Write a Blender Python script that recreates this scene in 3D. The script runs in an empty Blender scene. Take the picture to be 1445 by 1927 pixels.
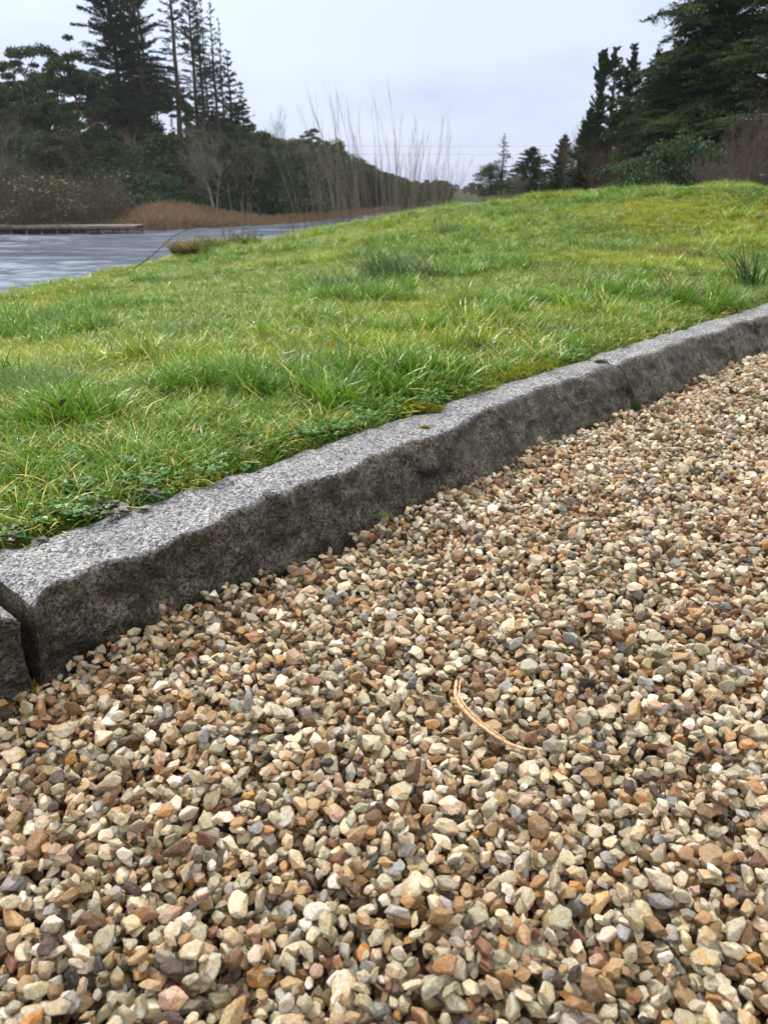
import bpy, math, random
import numpy as np
from mathutils import Vector, Euler

# ------------------------------------------------------------------ camera, sky, sun, exposure
S = bpy.context.scene
PITCH = 22.7
EYE = np.array([0.0, 0.0, 0.6])
cam_d = bpy.data.cameras.new("camera")
cam = bpy.data.objects.new("camera", cam_d)
S.collection.objects.link(cam)
cam.location = EYE
cam.rotation_euler = (math.radians(90 - PITCH), 0, 0)
cam_d.sensor_fit = 'VERTICAL'; cam_d.sensor_height = 36.0
cam_d.lens = 27.2
cam_d.clip_start = 0.02; cam_d.clip_end = 6000
cam_d.dof.use_dof = True
cam_d.dof.focus_distance = 1.15
cam_d.dof.aperture_fstop = 10.5
S.camera = cam

SUN_EL, SUN_AZ = 48.0, -35.0         # azimuth measured from the view direction, negative = left
w = bpy.data.worlds.new("World"); S.world = w; w.use_nodes = True
nt = w.node_tree; nt.nodes.clear()
N = nt.nodes.new; L = nt.links.new
out = N('ShaderNodeOutputWorld'); add = N('ShaderNodeMixShader'); add.inputs[0].default_value = 0.9
sky = N('ShaderNodeTexSky'); sky.sky_type = 'NISHITA'; sky.sun_disc = False
sky.sun_elevation = math.radians(SUN_EL); sky.sun_rotation = math.radians(SUN_AZ)
b1 = N('ShaderNodeBackground'); b1.inputs[1].default_value = 0.1
L(sky.outputs[0], b1.inputs[0])
tc = N('ShaderNodeTexCoord')
mp = N('ShaderNodeMapping'); mp.inputs['Scale'].default_value = (1, 1, 3.2); mp.inputs['Rotation'].default_value = (0, 0.35, 0.3)
L(tc.outputs['Generated'], mp.inputs[0])
no = N('ShaderNodeTexNoise'); no.inputs['Scale'].default_value = 1.6; no.inputs['Detail'].default_value = 5; no.inputs['Roughness'].default_value = 0.5
L(mp.outputs[0], no.inputs['Vector'])
cr = N('ShaderNodeValToRGB'); L(no.outputs[0], cr.inputs[0])
cr.color_ramp.elements[0].position = 0.40; cr.color_ramp.elements[0].color = (0.45, 0.47, 0.70, 1)
cr.color_ramp.elements[1].position = 0.60; cr.color_ramp.elements[1].color = (0.67, 0.75, 0.92, 1)
e = cr.color_ramp.elements.new(0.49); e.color = (0.54, 0.60, 0.82, 1)
# brighter cloud towards the veiled sun and overhead
vd = N('ShaderNodeVectorMath'); vd.operation = 'DOT_PRODUCT'
sa = math.radians(SUN_AZ); se = math.radians(30)
vd.inputs[1].default_value = (math.sin(sa) * math.cos(se), math.cos(sa) * math.cos(se), math.sin(se))
L(tc.outputs['Generated'], vd.inputs[0])
mr = N('ShaderNodeMapRange'); mr.inputs[1].default_value = 0.75; mr.inputs[2].default_value = 1.0; mr.inputs[3].default_value = 1.0; mr.inputs[4].default_value = 1.22
L(vd.outputs['Value'], mr.inputs[0])
b2 = N('ShaderNodeBackground'); L(cr.outputs[0], b2.inputs[0]); L(mr.outputs[0], b2.inputs[1])
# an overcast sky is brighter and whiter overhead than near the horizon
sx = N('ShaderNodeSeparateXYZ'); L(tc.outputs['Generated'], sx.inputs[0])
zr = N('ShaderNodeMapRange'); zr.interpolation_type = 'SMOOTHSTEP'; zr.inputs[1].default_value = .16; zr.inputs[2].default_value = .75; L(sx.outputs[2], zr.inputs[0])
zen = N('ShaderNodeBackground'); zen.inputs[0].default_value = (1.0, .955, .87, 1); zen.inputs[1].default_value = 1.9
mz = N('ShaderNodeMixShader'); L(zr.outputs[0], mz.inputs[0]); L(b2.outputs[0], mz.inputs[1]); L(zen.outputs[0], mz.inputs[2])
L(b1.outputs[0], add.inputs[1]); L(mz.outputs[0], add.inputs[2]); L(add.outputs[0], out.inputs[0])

sun_d = bpy.data.lights.new("sun", 'SUN'); sun_d.energy = 2.9; sun_d.angle = math.radians(10); sun_d.color = (1.0, 0.96, 0.9)
sun = bpy.data.objects.new("sun", sun_d); S.collection.objects.link(sun)
sd = Vector((math.sin(sa) * math.cos(math.radians(SUN_EL)), math.cos(sa) * math.cos(math.radians(SUN_EL)), math.sin(math.radians(SUN_EL))))
sun.rotation_euler = (-sd).to_track_quat('-Z', 'Y').to_euler()
S.view_settings.view_transform = 'Standard'; S.view_settings.look = 'None'
S.view_settings.exposure = 0.28; S.view_settings.gamma = 1.0
S.cycles.max_bounces = 6; S.cycles.diffuse_bounces = 3; S.cycles.transparent_max_bounces = 8

rng = np.random.default_rng(7)
PI = math.pi

# ------------------------------------------------------------------ numpy helpers
def _hash(ix, iy, iz, seed):
    h = (ix.astype(np.int64) * 374761393 + iy.astype(np.int64) * 668265263 + iz.astype(np.int64) * 2147483647 + seed * 974634777) & 0xFFFFFFFF
    h = ((h ^ (h >> 13)) * 1274126177) & 0xFFFFFFFF
    return ((h ^ (h >> 16)) & 0xFFFFFF) / float(0xFFFFFF) * 2 - 1
def vnoise(p, seed=0):
    p = np.asarray(p, float); i = np.floor(p).astype(np.int64); f = p - i; f = f * f * (3 - 2 * f)
    r = 0
    for dx in (0, 1):
        for dy in (0, 1):
            for dz in (0, 1):
                wt = (f[..., 0] if dx else 1 - f[..., 0]) * (f[..., 1] if dy else 1 - f[..., 1]) * (f[..., 2] if dz else 1 - f[..., 2])
                r = r + wt * _hash(i[..., 0] + dx, i[..., 1] + dy, i[..., 2] + dz, seed)
    return r
def fbm(p, oct=3, seed=0):
    p = np.asarray(p, float); r = 0; a = 1.0
    for o in range(oct):
        r = r + a * vnoise(p * 2 ** o + 17.3 * o, seed + o); a *= 0.5
    return r
def p3(x, y, z=0.0):
    x = np.asarray(x, float); return np.stack([x, np.asarray(y, float) + 0 * x, np.asarray(z, float) + 0 * x], -1)
def sm(t):
    t = np.clip(t, 0, 1); return t * t * (3 - 2 * t)

def mesh(name, V, F, mats=(), smooth=False, mi=None):
    """V (n,3); F = (m,k) index array or a list of such arrays"""
    V = np.asarray(V, np.float32)
    Fs = F if isinstance(F, list) else [F]
    Fs = [np.asarray(f, np.int32) for f in Fs if len(f)]
    me = bpy.data.meshes.new(name)
    me.vertices.add(len(V)); me.vertices.foreach_set('co', V.ravel())
    nl = sum(f.size for f in Fs); nf = sum(len(f) for f in Fs)
    me.loops.add(nl); me.polygons.add(nf)
    me.loops.foreach_set('vertex_index', np.concatenate([f.ravel() for f in Fs]))
    tot = np.concatenate([np.full(len(f), f.shape[1], np.int32) for f in Fs])
    st = np.concatenate([[0], np.cumsum(tot)[:-1]]).astype(np.int32)
    me.polygons.foreach_set('loop_start', st)
    if smooth: me.polygons.foreach_set('use_smooth', np.ones(nf, bool))
    if mi is not None: me.polygons.foreach_set('material_index', np.asarray(mi, np.int32))
    for m in mats: me.materials.append(m)
    me.update(calc_edges=True); me.validate()
    return me
def obj(name, me, parent=None, loc=None):
    o = bpy.data.objects.new(name, me); S.collection.objects.link(o)
    if parent: o.parent = parent
    if loc is not None: o.location = loc
    return o
def tag(o, label=None, cat=None, group=None, kind=None):
    if label: o['label'] = label
    if cat: o['category'] = cat
    if group: o['group'] = group
    if kind: o['kind'] = kind
    return o
def empty(name, loc, rz=0.0, sc=1.0):
    o = bpy.data.objects.new(name, None); S.collection.objects.link(o)
    o.empty_display_size = 0.2; o.location = loc; o.rotation_euler = (0, 0, rz); o.scale = (sc, sc, sc) if not hasattr(sc, '__len__') else sc
    return o
def merge(parts):
    """list of (V, F list) -> V, F list"""
    Vs, Fs, k = [], [], 0
    for V, F in parts:
        F = F if isinstance(F, list) else [F]
        for f in F:
            if len(f): Fs.append(np.asarray(f) + k)
        Vs.append(V); k += len(V)
    return np.concatenate(Vs), Fs

def tubes(P, R, sides=4):
    """P (N,K,3), R (N,K) -> tube surfaces"""
    P = np.asarray(P, float); R = np.asarray(R, float); Nn, K, _ = P.shape
    T = np.gradient(P, axis=1); T /= np.linalg.norm(T, axis=2, keepdims=True) + 1e-9
    ref = np.where(np.abs(T[..., 2:3]) > 0.8, np.array([1.0, 0.2, 0]), np.array([0.0, 0.1, 1.0]))
    A = np.cross(T, ref); A /= np.linalg.norm(A, axis=2, keepdims=True) + 1e-9
    B = np.cross(T, A)
    a = np.arange(sides) * 2 * PI / sides
    V = P[:, :, None] + R[:, :, None, None] * (A[:, :, None] * np.cos(a)[:, None] + B[:, :, None] * np.sin(a)[:, None])
    idx = np.arange(Nn * K * sides).reshape(Nn, K, sides)
    q = np.stack([idx[:, :-1], np.roll(idx, -1, 2)[:, :-1], np.roll(idx, -1, 2)[:, 1:], idx[:, 1:]], -1).reshape(-1, 4)
    return V.reshape(-1, 3), [q]
def curve_paths(p0, d0, length, K, bend, rg, wob=0.05):
    """paths starting at p0 (N,3) heading d0, bending towards `bend` (N,3) or (3,)"""
    n = len(p0); d = d0 / (np.linalg.norm(d0, axis=1, keepdims=True) + 1e-9)
    P = [np.array(p0, float)]; st = (np.asarray(length) / (K - 1))
    st = np.broadcast_to(st, (n,))[:, None]
    for k in range(K - 1):
        d = d + np.asarray(bend) / (K - 1) + rg.normal(0, wob, (n, 3))
        d /= np.linalg.norm(d, axis=1, keepdims=True) + 1e-9
        P.append(P[-1] + d * st)
    return np.stack(P, 1)
def cards(C, U, Wd, ln, wd):
    """leaf-like rhombus faces: centres C, long axis U, side axis Wd"""
    U = U / (np.linalg.norm(U, axis=1, keepdims=True) + 1e-9)
    Wd = Wd - U * (Wd * U).sum(1, keepdims=True); Wd /= np.linalg.norm(Wd, axis=1, keepdims=True) + 1e-9
    ln = np.broadcast_to(ln, (len(C),))[:, None]; wd = np.broadcast_to(wd, (len(C),))[:, None]
    V = np.stack([C - U * ln * .5, C + Wd * wd * .5 - U * ln * .05, C + U * ln * .5, C - Wd * wd * .5 - U * ln * .05], 1)
    return V.reshape(-1, 3), [np.arange(len(C) * 4).reshape(-1, 4)]
def rdir(rg, n):
    v = rg.normal(size=(n, 3)); return v / np.linalg.norm(v, axis=1, keepdims=True)

# ------------------------------------------------------------------ materials
def mat(name, base=(.5, .5, .5), rough=.6, spec=.5):
    m = bpy.data.materials.new(name); m.use_nodes = True
    b = m.node_tree.nodes['Principled BSDF']
    b.inputs['Base Color'].default_value = (*base, 1); b.inputs['Roughness'].default_value = rough
    b.inputs['Specular IOR Level'].default_value = spec
    return m, m.node_tree, b
def node(t, ty, **kw):
    n = t.nodes.new(ty)
    for k, v in kw.items():
        if k.startswith('i_'): n.inputs[k[2:].replace('_', ' ')].default_value = v
        else: setattr(n, k, v)
    return n
def ramp(t, src, stops, interp='LINEAR'):
    r = t.nodes.new('ShaderNodeValToRGB'); r.color_ramp.interpolation = interp
    el = r.color_ramp.elements
    el[0].position = stops[0][0]; el[0].color = (*stops[0][1], 1)
    el[1].position = stops[-1][0]; el[1].color = (*stops[-1][1], 1)
    for p, c in stops[1:-1]:
        e = el.new(p); e.color = (*c, 1)
    t.links.new(src, r.inputs[0]); return r.outputs[0]
def mixc(t, fac, a, b, mode='MIX'):
    m = t.nodes.new('ShaderNodeMix'); m.data_type = 'RGBA'; m.blend_type = mode
    for s, v in ((0, fac), (6, a), (7, b)):
        if isinstance(v, (int, float)): m.inputs[s].default_value = v
        elif isinstance(v, tuple): m.inputs[s].default_value = (*v, 1)
        else: t.links.new(v, m.inputs[s])
    return m.outputs[2]
def bump(t, b, h, strength=.5, dist=.01):
    n = t.nodes.new('ShaderNodeBump'); n.inputs['Strength'].default_value = strength; n.inputs['Distance'].default_value = dist
    t.links.new(h, n.inputs['Height']); t.links.new(n.outputs[0], b.inputs['Normal'])
def noise_n(t, vec, scale, detail=3, rough=.55):
    n = t.nodes.new('ShaderNodeTexNoise'); n.inputs['Scale'].default_value = scale; n.inputs['Detail'].default_value = detail; n.inputs['Roughness'].default_value = rough
    t.links.new(vec, n.inputs['Vector']); return n.outputs[0]
def objco(t): return t.nodes.new('ShaderNodeTexCoord').outputs['Object']

def foliage_mat(name, cols, transl=.25, rough=.55, spec=.3, inst=None):
    """leaf colour varies from leaf to leaf (and, when scattered, from clump to clump)"""
    m, t, b = mat(name, cols[0], rough, spec)
    g = t.nodes.new('ShaderNodeNewGeometry')
    n = len(cols)
    c = ramp(t, g.outputs['Random Per Island'], [(i / (n - 1), k) for i, k in enumerate(cols)])
    if inst:
        a = node(t, 'ShaderNodeAttribute', attribute_type='INSTANCER', attribute_name='col')
        c = mixc(t, 1.0, c, a.outputs['Color'], 'MULTIPLY')
    t.links.new(c, b.inputs['Base Color'])
    if transl:
        tr = t.nodes.new('ShaderNodeBsdfTranslucent'); t.links.new(c, tr.inputs[0])
        mx = t.nodes.new('ShaderNodeMixShader'); mx.inputs[0].default_value = transl
        t.links.new(b.outputs[0], mx.inputs[1]); t.links.new(tr.outputs[0], mx.inputs[2])
        t.links.new(mx.outputs[0], t.nodes['Material Output'].inputs[0])
    return m

# stone chips
M_stone, t, b = mat('stone_chip', rough=.45, spec=.45)
oc = objco(t)
a = node(t, 'ShaderNodeAttribute', attribute_type='INSTANCER', attribute_name='col')
a2 = node(t, 'ShaderNodeAttribute', attribute_type='INSTANCER', attribute_name='rnd')
off = node(t, 'ShaderNodeVectorMath', operation='ADD'); t.links.new(oc, off.inputs[0])
sc_ = node(t, 'ShaderNodeVectorMath', operation='SCALE'); t.links.new(a2.outputs['Vector'], sc_.inputs[0]); sc_.inputs['Scale'].default_value = 3.0
t.links.new(sc_.outputs[0], off.inputs[1])
n1 = noise_n(t, off.outputs[0], 1.3, 4, .6); n2 = noise_n(t, off.outputs[0], 6, 4, .7); n3 = noise_n(t, off.outputs[0], 14, 3, .6)
c = mixc(t, ramp(t, n1, [(.42, (0, 0, 0)), (.66, (1, 1, 1))]), a.outputs['Color'], mixc(t, 1.0, a.outputs['Color'], (1.02, .76, .50), 'MULTIPLY'))
c = mixc(t, ramp(t, n2, [(.35, (1, 1, 1)), (.55, (0, 0, 0))]), c, mixc(t, 1.0, c, (.62, .56, .5), 'MULTIPLY'))
c = mixc(t, ramp(t, n2, [(.6, (0, 0, 0)), (.75, (1, 1, 1))]), c, mixc(t, .45, c, (.78, .74, .66)))
c = mixc(t, ramp(t, n3, [(.3, (.75, .75, .75)), (.4, (0, 0, 0))]), c, (.09, .065, .045))
t.links.new(c, b.inputs['Base Color'])
t.links.new(ramp(t, n1, [(.3, (.28, .28, .28)), (.7, (.62, .62, .62))]), b.inputs['Roughness'])
mh = node(t, 'ShaderNodeMath', operation='ADD'); t.links.new(n2, mh.inputs[0]); t.links.new(n3, mh.inputs[1])
bump(t, b, mh.outputs[0], .55, .0016)

# granite
M_granite, t, b = mat('granite', rough=.6, spec=.4)
oc = objco(t)
wrp = noise_n(t, oc, 140, 2)
vo = node(t, 'ShaderNodeTexVoronoi'); vo.inputs['Scale'].default_value = 270
wv = node(t, 'ShaderNodeVectorMath', operation='MULTIPLY_ADD'); nz = node(t, 'ShaderNodeTexNoise'); nz.inputs['Scale'].default_value = 260; nz.inputs['Detail'].default_value = 2
t.links.new(oc, nz.inputs['Vector']); t.links.new(nz.outputs[1], wv.inputs[0]); wv.inputs[1].default_value = (.006, .006, .006); t.links.new(oc, wv.inputs[2])
t.links.new(wv.outputs[0], vo.inputs['Vector'])
sep = node(t, 'ShaderNodeSeparateColor'); t.links.new(vo.outputs['Color'], sep.inputs[0])
g1 = ramp(t, sep.outputs[0], [(0, (.04, .04, .045)), (.22, (.09, .092, .10)), (.34, (.21, .215, .23)), (.62, (.32, .33, .35)), (.85, (.48, .48, .485)), (1, (.64, .635, .62))])
nn = noise_n(t, oc, 420, 3, .7)
g1 = mixc(t, ramp(t, nn, [(.4, (1, 1, 1)), (.56, (0, 0, 0))]), g1, mixc(t, 1.0, g1, (.42, .42, .44), 'MULTIPLY'))
nb = noise_n(t, oc, 9, 4, .6)
g1 = mixc(t, ramp(t, nb, [(.38, (1, 1, 1)), (.62, (0, 0, 0))]), g1, mixc(t, 1.0, g1, (.74, .75, .8), 'MULTIPLY'))
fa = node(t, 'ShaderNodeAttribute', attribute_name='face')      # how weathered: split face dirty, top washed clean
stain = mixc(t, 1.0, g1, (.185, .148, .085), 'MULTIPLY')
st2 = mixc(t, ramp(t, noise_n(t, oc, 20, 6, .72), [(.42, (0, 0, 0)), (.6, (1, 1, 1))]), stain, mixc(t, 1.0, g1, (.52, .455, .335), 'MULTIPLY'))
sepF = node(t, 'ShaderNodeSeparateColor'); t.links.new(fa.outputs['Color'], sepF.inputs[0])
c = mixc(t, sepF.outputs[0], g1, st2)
nm = noise_n(t, oc, 30, 4, .6)                                  # a little green at the foot
mm = node(t, 'ShaderNodeMath', operation='MULTIPLY'); t.links.new(sepF.outputs[1], mm.inputs[0])
t.links.new(ramp(t, nm, [(.5, (0, 0, 0)), (.7, (1, 1, 1))]), mm.inputs[1])
c = mixc(t, mm.outputs[0], c, (.045, .06, .02))
t.links.new(c, b.inputs['Base Color'])
hh = node(t, 'ShaderNodeMath', operation='ADD'); t.links.new(nn, hh.inputs[0]); t.links.new(noise_n(t, oc, 110, 4, .65), hh.inputs[1])
bump(t, b, hh.outputs[0], .8, .004)

M_gravelbed, t, b = mat('gravel_bed', rough=.85, spec=.2)
oc = objco(t); vo = node(t, 'ShaderNodeTexVoronoi'); vo.inputs['Scale'].default_value = 62; t.links.new(oc, vo.inputs['Vector'])
sep = node(t, 'ShaderNodeSeparateColor'); t.links.new(vo.outputs['Color'], sep.inputs[0])
c = ramp(t, sep.outputs[0], [(0, (.09, .06, .04)), (.3, (.22, .14, .08)), (.55, (.34, .25, .17)), (.8, (.42, .37, .29)), (1, (.5, .47, .42))])
c = mixc(t, ramp(t, vo.outputs['Distance'], [(.25, (0, 0, 0)), (.6, (1, 1, 1))]), c, (.035, .027, .02))
t.links.new(c, b.inputs['Base Color'])
inv = node(t, 'ShaderNodeMath', operation='SUBTRACT'); inv.inputs[0].default_value = 1; t.links.new(vo.outputs['Distance'], inv.inputs[1])
bump(t, b, inv.outputs[0], 1, .012)

M_lawn, t, b = mat('lawn_soil', rough=.9, spec=.15)
oc = objco(t)
c = ramp(t, noise_n(t, oc, 22, 6, .7), [(.3, (.02, .03, .01)), (.5, (.045, .07, .015)), (.62, (.08, .11, .02)), (.75, (.12, .10, .035))])
t.links.new(c, b.inputs['Base Color']); bump(t, b, noise_n(t, oc, 60, 5, .7), 1, .03)

M_land, t, b = mat('rough_ground', rough=.95, spec=.1)
oc = objco(t)
c = ramp(t, noise_n(t, oc, .35, 8, .7), [(.3, (.018, .022, .008)), (.5, (.035, .042, .014)), (.62, (.07, .055, .025)), (.75, (.11, .075, .035))])
t.links.new(c, b.inputs['Base Color']); bump(t, b, noise_n(t, oc, 2.2, 6, .7), 1, .5)

M_water, t, b = mat('lake_water', (.115, .145, .21), .24, .5); b.inputs['IOR'].default_value = 1.33
oc = objco(t)
mpn = node(t, 'ShaderNodeMapping'); mpn.inputs['Scale'].default_value = (.7, 1.9, 1); mpn.inputs['Rotation'].default_value = (0, 0, .15); t.links.new(oc, mpn.inputs[0])
mps = node(t, 'ShaderNodeMapping'); mps.inputs['Scale'].default_value = (.16, .8, 1); t.links.new(oc, mps.inputs[0])
wst = noise_n(t, mps.outputs[0], 1.0, 7, .68)
t.links.new(ramp(t, wst, [(.38, (.03, .03, .03)), (.52, (.2, .2, .2)), (.64, (.42, .42, .42))]), b.inputs['Roughness'])
w1 = noise_n(t, mpn.outputs[0], 2.4, 6, .62); w2 = noise_n(t, mpn.outputs[0], .12, 3, .5)
mw = node(t, 'ShaderNodeMath', operation='MULTIPLY'); t.links.new(w1, mw.inputs[0]); t.links.new(ramp(t, w2, [(.35, (.35, .35, .35)), (.62, (1, 1, 1))]), mw.inputs[1])
bump(t, b, mw.outputs[0], .6, .035)

def bark_mat(name, a_, b_, sc=9):
    m, t, bs = mat(name, a_, .9, .15)
    oc = objco(t); mpp = node(t, 'ShaderNodeMapping'); mpp.inputs['Scale'].default_value = (1, 1, .25); t.links.new(oc, mpp.inputs[0])
    n = noise_n(t, mpp.outputs[0], sc, 5, .7)
    t.links.new(ramp(t, n, [(.35, a_), (.65, b_)]), bs.inputs['Base Color']); bump(t, bs, n, .8, .05)
    return m
M_bark = bark_mat('conifer_bark', (.035, .03, .022), (.09, .075, .05))
M_pinebark = bark_mat('pine_bark', (.09, .055, .04), (.20, .13, .10))
M_palebark = bark_mat('pale_bark', (.14, .135, .11), (.32, .30, .25))
M_twig = bark_mat('bare_twig', (.06, .045, .035), (.14, .10, .075), 20)
M_redtwig = bark_mat('reddish_twig', (.08, .058, .042), (.17, .13, .095), 20)
M_greytwig = bark_mat('grey_twig', (.10, .09, .07), (.22, .2, .16), 20)
M_willow = bark_mat('willow_bark', (.17, .145, .12), (.32, .28, .23), 30)
M_fir = foliage_mat('fir_needles', [(.016, .034, .016), (.03, .055, .024), (.05, .075, .03)], .15, .8, .1)
M_pine = foliage_mat('pine_needles', [(.022, .042, .018), (.04, .065, .025), (.06, .09, .035)], .15, .8, .1)
M_wood = foliage_mat('evergreen_leaves', [(.025, .036, .016), (.045, .056, .024), (.075, .07, .04), (.04, .06, .025)], .15, .8, .1)
M_brownwood = foliage_mat('brownish_leaves', [(.05, .042, .025), (.085, .065, .042), (.06, .06, .03)], .15, .8, .1)
M_greenwood = foliage_mat('mid_green_leaves', [(.02, .045, .014), (.04, .075, .022), (.065, .10, .035)], .15, .8, .1)
M_rhodo = foliage_mat('laurel_leaves', [(.02, .045, .015), (.035, .075, .025), (.06, .11, .045), (.04, .085, .03)], .15, .6, .25)
M_olive = foliage_mat('willow_scrub_leaves', [(.05, .05, .022), (.075, .08, .035), (.10, .095, .05)], .2)
M_cyp = foliage_mat('cypress_leaves', [(.02, .045, .016), (.035, .07, .022), (.06, .095, .03)], .15, .8, .1)
M_cedar = foliage_mat('cedar_sprays', [(.012, .028, .008), (.024, .052, .013), (.05, .08, .02)], .12, .8, .1)
M_dull = foliage_mat('dull_brown_sprays', [(.04, .025, .018), (.07, .045, .035), (.05, .045, .025)], .12)
M_reed = foliage_mat('reed_blades', [(.14, .09, .045), (.22, .145, .08), (.33, .23, .14), (.16, .105, .055)], .2)
M_tuft = foliage_mat('rush_blades', [(.025, .07, .022), (.04, .10, .035), (.07, .15, .045), (.035, .08, .035), (.06, .13, .04), (.2, .18, .08)], .25, .35)
M_tuftbrown = foliage_mat('brown_tuft_blades', [(.14, .13, .05), (.22, .18, .07), (.12, .16, .04), (.30, .22, .1)], .25, .4)
M_tuftgreen = foliage_mat('grass_tuft_blades', [(.06, .14, .03), (.10, .22, .05), (.16, .28, .08), (.07, .16, .04), (.3, .26, .12)], .3, .35)
M_grass = foliage_mat('grass_blades', [(.4, .5, .5), (1, .95, 1), (.6, .75, .8), (1.25, 1.1, 1.0), (.8, .85, .8), (1.6, 1.3, 1.2), (.5, .65, .6)], .32, .36, .5, inst=True)
M_dead, t, b = mat('dead_blade', (.60, .47, .13), .5)
M_moss = foliage_mat('moss', [(.7, .75, .6), (1, 1, 1), (1.2, 1.1, .9)], .3, .8, .2, inst=True)
M_mosscl = foliage_mat('moss_clump', [(.14, .13, .015), (.24, .22, .025), (.38, .33, .05)], .3, .8, .2)
M_mossgreen = foliage_mat('moss_green', [(.03, .06, .01), (.06, .10, .015), (.12, .14, .02)], .3, .8, .2)
M_dew, t, b = mat('dew_drop', (.9, .92, .95), .08, 1.0); b.inputs['Metallic'].default_value = .75
M_clover = foliage_mat('clover_leaves', [(.6, .75, .6), (1, 1, 1), (1.2, 1.2, 1.1)], .25, .45, .4, inst=True)
M_nettle = foliage_mat('purple_nettle_leaves', [(.09, .07, .08), (.14, .12, .12), (.10, .13, .08), (.2, .18, .18)], .2, .6)
M_leaf = foliage_mat('green_leaf', [(.04, .13, .03), (.06, .19, .05), (.09, .25, .08)], .25, .35)
M_brown, t, b = mat('dead_leaf', (.05, .028, .02), .7)
M_redleaf, t, b = mat('red_dead_leaf', (.14, .05, .03), .6)
M_stick, t, b = mat('pale_stick', (.55, .36, .2), .6)
oc = objco(t); t.links.new(ramp(t, noise_n(t, oc, 160, 4, .7), [(.35, (.22, .12, .06)), (.5, (.52, .33, .17)), (.7, (.72, .52, .32))]), b.inputs['Base Color'])
M_petal, _, _ = mat('daisy_petal', (.85, .83, .85), .6)
M_pinkpetal, _, _ = mat('pink_petal', (.75, .45, .5), .6)
M_yellow, _, _ = mat('daisy_eye', (.8, .55, .05), .6)
M_orange, _, _ = mat('orange_petal', (.75, .22, .08), .6)
M_timber = bark_mat('jetty_timber', (.10, .08, .055), (.22, .18, .13), 3)
M_deck, t, b = mat('jetty_deck', (.12, .115, .12), .55)
oc = objco(t); t.links.new(ramp(t, noise_n(t, oc, 2.5, 4), [(.3, (.07, .068, .07)), (.7, (.17, .165, .17))]), b.inputs['Base Color'])
M_cable, _, _ = mat('cable', (.05, .05, .055), .6)

# ------------------------------------------------------------------ the lie of the land
KD = np.array([.671, .741]); KN = np.array([-.741, .671])       # along the kerb / away from the gravel
def sn2xy(s, n): return s * KD[0] + n * KN[0], s * KD[1] + n * KN[1]
def xy2sn(x, y): return x * KD[0] + y * KD[1], x * KN[0] + y * KN[1]
RA = np.array([-180, -90, -60, -40, -26, -20.7, -14, -9.7, -4.5, -3, 5, 10, 15, 18.5, 24.5, 32, 40, 60, 90, 180.])
RR = np.array([4, 4, 4.5, 5, 5.6, 6.4, 8, 8.4, 8.8, 8.9, 8.8, 8.6, 8.2, 8, 7.6, 9, 12, 25, 25, 25.])
RE = np.array([-8, -8, -8, -7.6, -6.75, -5.75, -4.2, -3.5, -2.75, -2.2, -1.2, -.65, -.3, -.08, 0, 0, 0, 0, 0, 0.])
def Rz(az): r = np.interp(az, RA, RR); return .6 + r * np.tan(np.radians(np.interp(az, RA, RE)))
cp = []
for s_ in np.linspace(-2, 9, 12): cp.append((*sn2xy(s_, 1.10), .135))
for a_ in (-60, -40, -26, -20.7, -14, -9.7, -4.5, 0, 5, 10, 15, 20, 24.5, 32, 40):
    r_ = np.interp(a_, RA, RR); cp.append((r_ * math.sin(math.radians(a_)), r_ * math.cos(math.radians(a_)), float(Rz(a_))))
cp = np.array(cp)
def _phi(d): return np.where(d > 1e-9, d * d * np.log(d + 1e-12), 0)
A_ = _phi(np.hypot(cp[:, None, 0] - cp[None, :, 0], cp[:, None, 1] - cp[None, :, 1])) + np.eye(len(cp)) * .05
Pm = np.c_[np.ones(len(cp)), cp[:, :2]]
Wt = np.linalg.solve(np.block([[A_, Pm], [Pm.T, np.zeros((3, 3))]]), np.r_[cp[:, 2], 0, 0, 0])
def tps(x, y):
    x = np.asarray(x, float); y = np.asarray(y, float); sh = x.shape; x = x.ravel(); y = y.ravel()
    z = Wt[-3] + Wt[-2] * x + Wt[-1] * y
    for i in range(len(cp)): z = z + Wt[i] * _phi(np.hypot(x - cp[i, 0], y - cp[i, 1]))
    return z.reshape(sh)
SHA = np.array([-180, -14, -9, -5, -2, 0, 4, 6, 8]); SHO = np.array([3, 3, 3, 4, 6, 8, 18, 70, 900.])
DA = np.array([-180, -60, -40, -25, -16, -8, -4, 0, 3, 5, 6.5, 8]); DD = np.array([45, 50, 55, 66, 62, 70, 80, 105, 135, 160, 185, 210.])
HA = np.array([-180, -30, -22, -14, -8, -3, 0, 4, 8]); HHt = np.array([9, 9, 8, 6.5, 4.5, 2.5, 1.6, 1.2, 1.])
def H(x, y):
    x = np.asarray(x, float); y = np.asarray(y, float)
    az = np.degrees(np.arctan2(x, y)); r = np.hypot(x, y); R = np.interp(az, RA, RR)
    k = np.minimum(1, R / np.maximum(r, 1e-6))
    z = tps(x * k, y * k)
    u = np.clip(r / R, 0, 1)
    s, n = xy2sn(x, y)
    z = z + (.014 * fbm(p3(x * 1.6, y * 1.6), 3, 5)) * sm((n - 1.1) / .5) * np.where(r > R, 0, 1)
    z = z - .35 * sm((r - R) / 4)
    kk = sm((r - R) / (np.interp(az, SHA, SHO) + 1)) * (az < 8)
    z = z * (1 - kk) - 2.7 * kk
    D = np.interp(az, DA, DD); far = (az < 7.5) & (r > D - 4)
    hz = -2.7 + 1.1 * sm((r - D + 4) / 8) + np.interp(az, HA, HHt) * sm((r - D) / 85) + .5 * fbm(p3(x * .06, y * .06), 2, 3) * sm((r - D) / 20)
    z = np.where(far, hz, z)
    z = np.where((az >= 7.5) & (r > 16), z + .12 * fbm(p3(x * .12, y * .12), 3, 9), z)
    return z
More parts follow.
